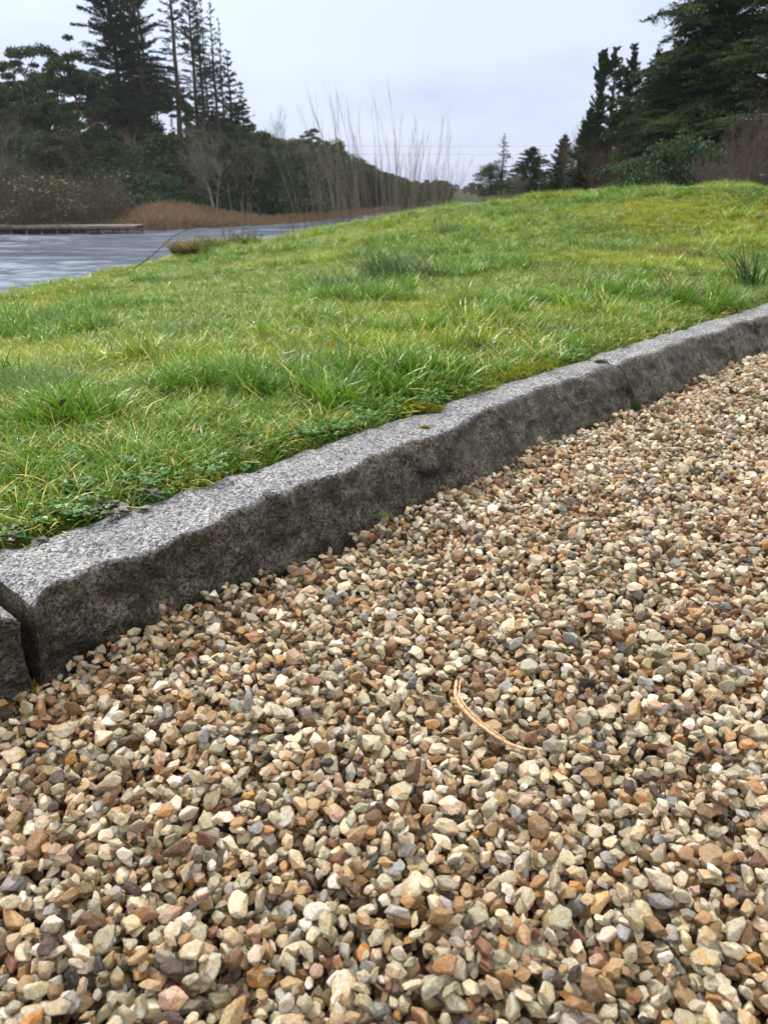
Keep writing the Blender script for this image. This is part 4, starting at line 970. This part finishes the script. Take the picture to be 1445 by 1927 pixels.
# --- tall firs on the far bank
for (px, py, d, kind, wx, tl, lab) in (
    (178, -250, 82, 'firD', 1.0, -.02, 'broad dense dark fir, the fullest of the tall firs on the far bank'),
    (233, -190, 80, 'fir1', .95, -.01, 'tall thick-trunked fir right behind the broad dense one'),
    (250, -120, 88, 'fir3', .7, .0, 'thin sparse fir pole with few boughs, third from the left of the tall firs'),
    (306, -160, 80, 'fir2', 1.0, .0, 'tall fir with a long bare reddish trunk standing beside the sky gap'),
    (345, -90, 84, 'fir1', .85, -.01, 'tall fir with upswept boughs right of the bare-trunked one'),
    (375, -20, 92, 'fir3', .6, .0, 'slender bare-topped fir between two fuller firs'),
    (392, 0, 82, 'fir2', .95, -.01, 'tall fir whose tip shows just below the top of the picture'),
    (212, -60, 90, 'fir1', .8, .0, 'fir half hidden between the dense fir and the thick-trunked one'),
    (362, -60, 88, 'fir2', .8, .0, 'sparse fir right of the upswept one, its trunk greenish'),
    (412, 30, 86, 'fir3', .8, .0, 'lean fir close right of the one whose tip shows'),
    (425, 95, 84, 'firS', 1.3, .0, 'shorter fir with flat boughs at the edge of the tall firs'),
    (452, 155, 90, 'firS', 1.1, .0, 'smallest thin fir at the end of the tall fir group')):
    x, y, h = P2(px, py, d); place('fir_tree', TV[kind], TC, x, y, h, lab, 'fir tree', 'tall firs on the far bank', rz=px * .7, wx=wx, tilt=tl)
for (px, py, d, kind, wx, tl, lab) in (
    (22, 98, 88, 'pine3', 1.0, 0, 'flat-topped pine at the left picture edge'),
    (62, 80, 92, 'pine2', 1.1, 0, 'open-crowned pine with two pale stems against the sky'),
    (92, 88, 94, 'pine2', 1.0, 0, 'thin pine close behind the open-crowned one'),
    (122, 62, 74, 'pine3', 1.05, -.02, 'big dark-crowned pine with a reddish bare trunk in front of the firs'),
    (150, 205, 70, 'pine2', .8, -.06, 'leaning pine with a bare pinkish trunk right of the big one'),
    (185, 195, 72, 'pine2', .8, -.09, 'second leaning bare-trunked pine, nearer the tall firs'),
    (258, 118, 92, 'pine1', 1.1, 0, 'round-topped pine seen between the fir trunks'),
    (283, 132, 95, 'pine1', 1.0, 0, 'small pine right of the round-topped one in the sky gap'),
    (45, 150, 80, 'pine3', 1.1, 0, 'dark low pine below the flat-topped one'),
    (85, 175, 82, 'pine1', 1.1, 0, 'dark pine below the open-crowned one'),
    (170, 150, 88, 'pine3', 1.0, 0, 'pine filling the gap under the dense fir'),
    (225, 165, 90, 'pine1', 1.2, 0, 'dark pine crown behind the thick fir trunk'),
    (395, 190, 90, 'pine3', 1.0, 0, 'pine crown at the foot of the last tall firs'),
    (440, 200, 88, 'pine1', 1.1, 0, 'pine at the right end of the fir group'),
    (330, 150, 96, 'pine1', .9, 0, 'pine crown filling the space between two tall firs'),
    (-40, 120, 84, 'pine3', 1.0, 0, 'pine beyond the left picture edge on the far bank')):
    x, y, h = P2(px, py, d); place('pine_tree', TV[kind], TC, x, y, h, lab, 'pine tree', 'pines on the far bank', rz=px * .3, wx=wx, tilt=tl)
rt = np.random.default_rng(31)
# --- woodland filling the hillside: skyline heights taken along the bank
SKX = np.array([-120, 0, 60, 120, 200, 300, 400, 440, 480, 520, 555, 590, 640, 700, 740, 790, 830])
SKY_ = np.array([175, 165, 175, 185, 200, 205, 205, 232, 246, 256, 262, 262, 285, 312, 326, 342, 352])
def dist_at(az): return float(np.interp(az, DA, DD))
wl = {'wood1': 'dark olive round-crowned tree in the crowded wood on the far hillside', 'wood2': 'mid-green broad-crowned tree in the crowded wood on the far hillside', 'wood3': 'brownish narrow-crowned tree in the crowded wood on the far hillside', 'firS': 'young dark fir among the round crowns of the far hillside'}
for i in range(195):
    px = rt.uniform(-130, 835) if i < 105 else rt.uniform(430, 838); az, _ = sight(px, 300); D = dist_at(az); row = i % 3
    d = D + (10, 26, 46)[row] * (1 if az < -5 else .8) + rt.uniform(-5, 5)
    py = np.interp(px, SKX, SKY_) + (75, 38, 4)[row] * max(.15, (830 - px) / 830) + rt.normal(0, 7) * max(.2, (800 - px) / 800)
    x, y, h = P2(px, py, d)
    if h < 2.5: h = 2.5 + rt.random()
    kd = rt.choice(['wood1', 'wood2', 'wood3', 'firS'], p=[.35, .35, .2, .1])
    place('woodland_tree', TV[kd], TC, x, y, h, wl[kd], 'woodland tree', {'wood1': 'olive crowns on the far hillside', 'wood2': 'green crowns on the far hillside', 'wood3': 'brownish crowns on the far hillside', 'firS': 'young firs on the far hillside'}[kd], rz=rt.uniform(0, 6.28), wx=rt.uniform(.85, 1.25) * (1 if h > 7 else 1.35))
for (px, py, d, kind, wx, lab) in (
    (518, 205, 100, 'bare2', .5, 'thin wispy tree standing up above the round crowns on the hillside'),
    (492, 244, 92, 'wood1', 1.1, 'round dark crown right below the firs, first of the hillside skyline'),
    (590, 243, 110, 'pine1', 1.0, 'umbrella-shaped pine on the hillside skyline'),
    (625, 262, 118, 'wood2', 1.0, 'dark rounded tree right of the umbrella pine'),
    (432, 235, 74, 'cone1', 1.0, 'dark green cone-shaped tree at the foot of the firs'),
    (822, 333, 190, 'firS', 1.1, 'small fir near the low end of the hillside')):
    x, y, h = P2(px, py, d); place('skyline_tree', TV[kind], BT if kind.startswith('bare') else TC, x, y, h, lab, 'tree', 'single trees on the hillside skyline', rz=px, wx=wx)
bl = 'leafless grey-twigged tree among the evergreens of the far bank'
for i in range(64):
    px = rt.uniform(-80, 800); az, _ = sight(px, 300); D = dist_at(az); d = D + rt.uniform(2, 16)
    py = np.interp(px, SKX, SKY_) + (rt.uniform(45, 120)) * max(.25, (830 - px) / 830); x, y, h = P2(px, py, d); h = max(h, 2.2)
    place('bare_tree', TV[rt.choice(['bare1', 'bare2'])], BT, x, y, h, bl, 'bare tree', 'leafless trees on the far bank', rz=rt.uniform(0, 6.28), wx=rt.uniform(.8, 1.2))
ll = 'glossy dark green laurel shrub on the far bank above the reeds'
for (px, py) in [(20, 262), (60, 245), (105, 268), (250, 345), (285, 352), (330, 355), (365, 362), (300, 330), (395, 355), (440, 345), (505, 305), (535, 320), (470, 350), (520, 360), (560, 372), (590, 385), (-40, 255), (200, 300), (620, 380), (232, 318), (160, 285), (410, 330), (480, 322)]:
    az, _ = sight(px, 300); x, y, h = P2(px, py, dist_at(az) + (7 if py > 300 else 16)); h = max(h, 1.6)
    place('laurel_shrub', TV[rt.choice(['laur1', 'laur2'])], TC, x, y, h, ll, 'shrub', 'laurel shrubs on the far bank', rz=rt.uniform(0, 6.28), wx=rt.uniform(.8, 1.1) * min(1.2, 4 / h))
# --- bare willow thicket at the lake edge on the left
for (px, py, d, wx, lab) in ((-40, 330, 62, 1.1, 'leafless brown willow bush cut by the left picture edge'), (30, 318, 62, 1.1, 'leafless brown willow bush, second along the shore'), (95, 290, 62, 1.2, 'tallest leafless brown willow bush on the shore'), (150, 305, 62, 1.1, 'leafless brown willow bush right of the tallest'), (200, 335, 62, 1.0, 'lowest and last leafless brown willow bush before the reeds'), (120, 345, 59.5, 1.3, 'olive-tinged willow bush in front of the tallest'), (10, 355, 59.5, 1.2, 'low willow bush in front at the left edge')):
    x, y, h = P2(px, py, d); o = place('willow_bush', TV['bush1'], BT, x, y, h, lab, 'bush', 'bare willow bushes behind the jetty', rz=px, wx=wx, sink=.3)
    if 'olive' in lab or 'low ' in lab:
        r_ = np.random.default_rng(abs(px) + 3); cen = np.c_[r_.normal(0, .35, (40, 2)), r_.uniform(.2, .8, 40)]
        V, F = clump_cards(r_, cen, np.full(40, .2), 2600, .028, .8, .1); obj('foliage', mesh('foliage', V, F, [M_olive]), o)
# --- reeds
rgr = np.random.default_rng(41); n = 30000
az = rgr.uniform(-32, 1, n); D = np.interp(az, DA, DD); d = D - 3.6 + rgr.random(n) ** 1.2 * 9 * np.interp(az, [-32, -17, -14, -10, -4, 3], [.4, .5, .62, .4, .35, .35])
x, y = d * np.sin(np.radians(az)), d * np.cos(np.radians(az)); z = H(x, y)
hh = rgr.uniform(1.0, 1.8, n) * np.interp(az, [-32, -18, -15, -11, -8, 3], [.6, .75, 1.0, .75, .5, .5])
P = np.stack([np.c_[x, y, z - .1], np.c_[x + rgr.normal(0, .12, n), y, z + hh * .6], np.c_[x + rgr.normal(.1, .3, n), y, z + hh]], 1)
wv_ = np.array([.05, .045, .01])[None, :, None] * np.stack([np.cos(np.radians(az)), -np.sin(np.radians(az)), 0 * az], -1)[:, None]
V = np.stack([P - wv_, P + wv_], 2).reshape(-1, 3); bs = (np.arange(n) * 6)[:, None, None] + np.arange(2)[None, :, None] * 2 + np.array([0, 1, 3, 2])
tag(obj('reeds', mesh('reeds', V, bs.reshape(-1, 4), [M_reed])), 'russet dead reeds along the far shore', 'reeds', kind='stuff')

# --- jetty
jx1, jy, jz = -15.9, 52.6, -1.60
root = empty('jetty', (jx1, jy, jz)); tag(root, 'long low timber jetty with a dark deck over the lake', 'jetty')
def box(x0, x1, y0, y1, z0, z1):
    V = np.array([[x, y, z] for x in (x0, x1) for y in (y0, y1) for z in (z0, z1)], float)
    return V, [np.array([[0, 1, 3, 2], [4, 6, 7, 5], [0, 4, 5, 1], [2, 3, 7, 6], [0, 2, 6, 4], [1, 5, 7, 3]])]
planks = [box(-24 + i * .152, -24 + i * .152 + .142, 0, 2.2, -.045, .0 + .004 * math.sin(i * 2.1)) for i in range(158)]
obj('deck', mesh('deck', *merge(planks), [M_deck]), root)
obj('fascia_beam', mesh('fascia_beam', *box(-24, 0.0, -.05, -.003, -.21, -.01), [M_timber]), root)
obj('fascia_beam', mesh('fascia_beam', *box(-24, 0.0, 2.203, 2.25, -.21, -.01), [M_timber]), root)
for k in range(25):
    px_ = -.12 - k * .98
    for py_ in (.06, 2.02): obj('post', mesh('post', *box(px_ - .045, px_ + .045, py_, py_ + .09, -1.2, -.05), [M_timber]), root)
gw = empty('gangway', (jx1 - 11.2, jy + 2.3, jz)); tag(gw, 'narrow sloping gangway running from the jetty back to the shore', 'gangway')
pl = []
for i in range(60):
    t0 = i * .15; V, F = box(-t0 * 1.25 - .75, -t0 * 1.25 + .75, t0, t0 + .135, t0 * .055, t0 * .055 + .04); pl.append((V, F))
obj('deck', mesh('deck', *merge(pl), [M_deck]), gw)
for s_ in (-.76, .70): 
    V, F = box(s_, s_ + .06, 0, 9, -.12, -.004); V[:, 0] -= V[:, 1] * 1.25; V[:, 2] += V[:, 1] * .055; obj('fascia_beam', mesh('fascia_beam', V, F, [M_timber]), gw)

# --- willow whips on the near bank
wg = 'bare willow saplings on the near bank'
for i, (px, py, d, n, R, lx, lab) in enumerate((
    (616, 180, 12.6, 7, .30, .0, 'tall upright sapling, farthest left of the bank saplings'),
    (640, 240, 12.4, 6, .35, .0, 'short thin sapling beside the farthest left one'),
    (668, 205, 13.0, 8, .4, -.05, 'sapling with a bushy tip left of the tallest'),
    (698, 172, 13.4, 9, .38, -.15, 'tallest of the bank saplings, leaning left at its tip'),
    (722, 215, 13.2, 9, .42, .0, 'dense sapling clump right of the tallest'),
    (748, 232, 13.8, 9, .42, .05, 'middle sapling clump of the bank row'),
    (775, 225, 14.2, 9, .42, .15, 'sapling clump curving right, fourth from the right end'),
    (800, 222, 14.6, 8, .38, .22, 'sapling with long tips arching to the right'),
    (822, 275, 15.0, 5, .3, .1, 'low sapling near the right end of the row'),
    (850, 285, 15.5, 3, .15, .4, 'last two slanting shoots standing apart on the right'),
    (590, 235, 12.2, 4, .3, -.1, 'faint thin shoots left of the upright sapling'))):
    az, el = sight(px, py); x, y = at(az, d); z = float(H(x, y)); h = top_h(el, d) - z
    key = 'whip%d' % i; st_, tw_ = whip_meshes(np.random.default_rng(50 + i), h * 1.05, R * 1.3, int(n * 1.6), .0042, lx, 13)
    o = empty('willow_sapling', (x, y, z)); tag(o, lab, 'sapling', wg)
    obj('stems', mesh('stems', *st_, [M_willow], True), o); obj('twigs', mesh('twigs', *tw_, [M_willow], True), o)
for i, (px, py, d, nn_, lab) in enumerate(((600, 330, 13.2, 60, 'brown brushwood thicket at the left foot of the saplings'), (655, 300, 13.8, 80, 'reddish brown brushwood under the tallest sapling'), (710, 305, 14.2, 80, 'dense brown brushwood under the middle saplings'), (765, 320, 14.8, 70, 'brown brushwood under the arching saplings'), (810, 345, 15.5, 50, 'thin low brushwood at the right end of the saplings'))):
    az, el = sight(px, py); x, y = at(az, d); z = float(H(x, y)); h = top_h(el, d) - z
    st_, tw_ = whip_meshes(np.random.default_rng(70 + i), h * .95, .85, int(nn_ * .55), .0045, 0, 12)
    o = empty('brushwood', (x, y, z)); tag(o, lab, 'bush', 'brushwood on the near bank')
    obj('stems', mesh('stems', *st_, [M_redtwig], True), o); obj('twigs', mesh('twigs', *tw_, [M_redtwig], True), o)
for i, (px, py, d, nn_, lab) in enumerate(((458, 335, 9.6, 9, 'upright russet dock stalks at the water edge'), (433, 368, 9.4, 6, 'shorter russet stalks left of the upright ones'))):
    az, el = sight(px, py); x, y = at(az, d); z = float(H(x, y)); h = top_h(el, d) - z
    st_, tw_ = whip_meshes(np.random.default_rng(80 + i), h, .14, nn_, .006, .1, 8)
    o = empty('dock_stalks', (x, y, z)); tag(o, lab, 'dead stalks', 'dead stalks at the water edge')
    obj('stems', mesh('stems', *st_, [M_willow], True), o); obj('twigs', mesh('twigs', *tw_, [M_willow], True), o)
# arching bramble
pts = []
for (px, py, d) in ((255, 505, 6.9), (290, 478, 7.0), (322, 449, 7.15), (345, 435, 7.3), (358, 432, 7.4)):
    az, el = sight(px, py); x, y = at(az, d); pts.append((x, y, .6 + d * math.tan(math.radians(el))))
tube_obj('bramble', pts, [.006, .005, .0045, .004, .003], M_redtwig, 'single dark bramble stem arching over the water edge', 'bramble', 5)
# weedy hump on the bank
for i, (px, py, d, sx, lab) in enumerate(((368, 430, 8.0, .24, 'left half of the weedy green hump on the bank'), (405, 431, 8.15, .24, 'tallest weedy hump with pale dead stems on the bank'), (462, 443, 8.3, .14, 'low weedy end of the bank beside the stalks'))):
    az, el = sight(px, py); x, y = at(az, d); z = float(H(x, y)); h = .72 * max(.14, top_h(el, d) - z); r_ = np.random.default_rng(90 + i)
    o = empty('weed_clump', (x, y, z)); tag(o, lab, 'weeds', 'weedy humps on the bank')
    n = 900; P0 = blades(r_, n, sx, h * .5, h * 1.25, .009, .5); obj('blades', mesh('blades', P0[0], P0[1], [M_tuftgreen if i else M_tuftbrown], True), o)
    P1 = blades(r_, 220, sx * .9, h * .7, h * 1.5, .008, .6); obj('dead_blades', mesh('dead_blades', P1[0], P1[1], [M_reed], True), o)
    cen = np.c_[r_.normal(0, sx * .5, (16, 2)), r_.uniform(.2, .8, 16) * h]; V, F = clump_cards(r_, cen, np.full(16, .07), 160, .02, .7, .1); obj('leaves', mesh('leaves', V, F, [M_olive]), o)

# --- right side trees
def place_r(name, key, names, px, py, d, lab, cat, group=None, wx=1., rz=0., tilt=0.):
    x, y, h = P2(px, py, d); return place(name, TV[key], names, x, y, h, lab, cat, group, rz=rz, wx=wx, tilt=tilt)
def cedar_prof(t_): return (1 - t_) ** .6 * (.85 + .15 * math.sin(t_ * 30))
TV['cedar1'] = [mesh(nm, V / 16, F, [m_], nm == 'trunk') for nm, (V, F), m_ in zip(TC, fir_meshes(np.random.default_rng(61), 16, 6.6, .02, 62, 9, .75, 1.6, .19, 95, .08, cedar_prof, up=.3), (M_bark, M_cedar))]
TV['cedar2'] = [mesh(nm, V / 16, F, [m_], nm == 'trunk') for nm, (V, F), m_ in zip(TC, fir_meshes(np.random.default_rng(62), 16, 6.0, .02, 58, 9, .65, 1.6, .19, 90, .1, cedar_prof, up=.35), (M_bark, M_cedar))]
TV['dull'] = [mesh(nm, V / 14, F, [m_], nm == 'trunk') for nm, (V, F), m_ in zip(TC, fir_meshes(np.random.default_rng(63), 14, 3.6, .05, 44, 8, .0, 1.0, .26, 34, .1, lambda t_: (1 - t_) ** .8), (M_bark, M_dull))]
TV['column'] = [mesh(nm, V / 12, F, [m_], nm == 'trunk') for nm, (V, F), m_ in zip(TC, fir_meshes(np.random.default_rng(64), 12, 1.35, .18, 50, 7, -.3, 1.0, .26, 60, .3, lambda t_: .35 + .65 * abs(math.sin(t_ * 9 + .4)) * (1 - t_) ** .4, up=.6), (M_bark, M_cyp))]
g = 'big dark conifers on the right'
place_r('conifer_tree', 'cedar1', TC, 1440, -330, 34, 'largest dark drooping conifer filling the top right corner', 'conifer', g, .95, 1.)
place_r('conifer_tree', 'cedar2', TC, 1345, -110, 33, 'dark drooping conifer left of the largest one', 'conifer', g, 1.0, 2.)
place_r('conifer_tree', 'cedar1', TC, 1278, 75, 35, 'lowest of the dark drooping conifers, sloping down to the cypresses', 'conifer', g, 1.15, 4.)
place_r('conifer_tree', 'cedar2', TC, 1560, -200, 30, 'dark drooping conifer beyond the right picture edge', 'conifer', g, 1.1, 3.)
place_r('larch_tree', 'dull', TC, 1228, 92, 44, 'brownish conical tree between the cypresses and the dark conifers', 'tree', None, 1.45, 0.)
for sd_k, nm_k, gp, rr_k in ((65, 'column2', .42, 1.6), (66, 'column3', .35, 1.5)):
    TV[nm_k] = [mesh(nm, V / 12, F, [m_], nm == 'trunk') for nm, (V, F), m_ in zip(TC, fir_meshes(np.random.default_rng(sd_k), 12, rr_k, .12, 40, 7, -.15, 1.2, .24, 70, gp, lambda t_: (.3 + .7 * abs(math.sin(t_ * 7 + sd_k))) * (1 - t_ * .6) * (1.0 if t_ < .93 else .5), up=.5), (M_bark, M_cyp))]
TV['scruff'] = [mesh(nm, V / 9, F, [m_], nm == 'trunk') for nm, (V, F), m_ in zip(TC, round_meshes(np.random.default_rng(67), 9, 3.2, 9000, .2, .02, 90, .45), (M_bark, M_cyp))]
g = 'narrow cypresses on the right'
place_r('cypress_tree', 'column', TC, 1135, 100, 41, 'leftmost of the three narrow cypress spires', 'cypress', g, 1.15, 0., -.0)
place_r('cypress_tree', 'column2', TC, 1160, 92, 42, 'middle one of the three narrow cypress spires', 'cypress', g, 1.5, 2.)
place_r('cypress_tree', 'column3', TC, 1190, 84, 43, 'rightmost and tallest of the three narrow cypress spires', 'cypress', g, 1.6, 4.)
place_r('cypress_tree', 'cone2', TC, 1112, 205, 42, 'broad low cypress at the foot of the leftmost spire', 'cypress', g, .9, 1.)
place_r('cypress_tree', 'scruff', TC, 1112, 225, 43, 'dense dark scrubby cypress, low at the left of the spires', 'cypress', g, .9, 3.)
place_r('cypress_tree', 'scruff', TC, 1180, 190, 45, 'broad bushy cypress behind the three narrow spires', 'cypress', g, .8, 1.)
place_r('larch_tree', 'dull', TC, 1205, 175, 46, 'lower brownish tree half hidden behind the tallest spire', 'tree', None, 1.3, 2.)
place_r('conifer_tree', 'scruff', TC, 1250, 110, 40, 'scruffy dark tree at the foot of the drooping conifers', 'conifer', 'big dark conifers on the right', .8, 2.)
g = 'conical trees beyond the lawn crest'
place_r('conical_tree', 'cone2', TC, 1062, 256, 56, 'narrow bright green conical tree left of the cypresses', 'conifer', g, 1.25, 0.)
place_r('conical_tree', 'cone1', TC, 1003, 278, 72, 'dark conical tree, middle of the three beyond the crest', 'conifer', g, 1.8, 1.)
place_r('conical_tree', 'scruff', TC, 925, 305, 74, 'leftmost rounded dark tree beyond the lawn crest', 'conifer', g, 2.3, 2.)
place_r('conical_tree', 'firS', TC, 948, 252, 76, 'thin open-topped fir rising behind the leftmost rounded tree', 'conifer', g, 1.5, 2.)
place_r('laurel_shrub', 'laur1', TC, 1290, 262, 26, 'round green shrub in front of the dark conifers', 'shrub', None, .85, 1.)
place_r('laurel_shrub', 'laur2', TC, 1240, 300, 27, 'low green shrub left of the round one under the conifers', 'shrub', None, .8, 2.)
for (px, py, d, key, lab, wx) in ((1425, 150, 24, 'bush4', 'tall red-brown leafless bush at the right picture edge', .75), (1395, 225, 23, 'bush4', 'red-brown leafless bush left of the tall one', .9), (1475, 190, 23, 'bush4', 'red-brown leafless bush beyond the right edge', .9),
    (1180, 265, 38, 'bush1', 'brown leafless bush under the cypresses', .9), (1145, 285, 40, 'bush2', 'small brown bush left of the one under the cypresses', .8), (1215, 290, 34, 'bush3', 'grey leafless bush in front of the brown conical tree', .9), (1095, 235, 44, 'bush3', 'thin grey bush at the left foot of the cypresses', .8), (1160, 240, 39, 'bush1', 'wide brown bush in front of the middle cypress', 1.1), (1250, 285, 31, 'bush1', 'brown bush between the brown conical tree and the green shrub', 1.0), (1085, 310, 52, 'bush1', 'low brown bush right of the narrow conical tree', 1.0), (975, 325, 70, 'bush3', 'grey brush between the first two rounded trees', 1.2), (1310, 295, 29, 'bush1', 'brown bush behind the round green shrub', 1.0), (1420, 260, 27, 'bush3', 'grey brush under the largest conifer', 1.2), (1040, 310, 58, 'bush1', 'low brown bush between two conical trees', .8), (1345, 290, 25, 'bush3', 'low grey-brown bush right of the round green shrub', 1.0)):
    place_r('bare_bush', key, BT, px, py, d, lab, 'bush', 'leafless bushes on the right', wx, px)
# --- far tree line closing the valley
ft = 'small tree in the hazy distant line at the end of the lake'
for i in range(70):
    px = rt.uniform(810, 1010); d = rt.uniform(195, 330); az, el = sight(px, rt.uniform(342, 360) - (8 if px > 930 else 0)); x, y = at(az, d); z = float(H(x, y)) - .2
    h = max(1.8, top_h(el, d) - z + .1)
    o = empty('distant_tree', (x, y, z), rt.uniform(0, 6), (h * 1.3, h * 1.3, h)); tag(o, ft, 'tree', 'distant trees at the end of the lake')
    for nm, me in zip(TC, TV[rt.choice(['wood1', 'firS', 'wood3'])]): obj(nm, me, o)
# --- two overhead lines
for k, (py, lab) in enumerate(((276, 'upper of two thin overhead cables across the sky'), (291, 'lower of two thin overhead cables across the sky'))):
    pts = []
    for px in (-900, 100, 820, 1100, 1800, 2600):
        az, el = sight(px, py + (px - 820) * .004); d = 150 / math.cos(math.radians(az)); x, y = at(az, d); pts.append((x, y, .6 + d * math.tan(math.radians(sight(820, py)[1])) ))
    tube_obj('overhead_cable', pts, [.014] * 6, M_cable, lab, 'cable', 4, None, 'overhead cables')

# ------------------------------------------------------------------ damp air between here and the far woods
V, F = box(-420, 420, -60, 640, -4.5, 42)
hm = bpy.data.materials.new('haze'); hm.use_nodes = True; hn = hm.node_tree; hn.nodes.clear()
ho = hn.nodes.new('ShaderNodeOutputMaterial'); hv = hn.nodes.new('ShaderNodeVolumePrincipled')
hv.inputs['Color'].default_value = (.90, .94, 1.0, 1); hv.inputs['Density'].default_value = .0003
hn.links.new(hv.outputs[0], ho.inputs['Volume'])
tag(obj('haze', mesh('haze', V, F, [hm])), kind='stuff')
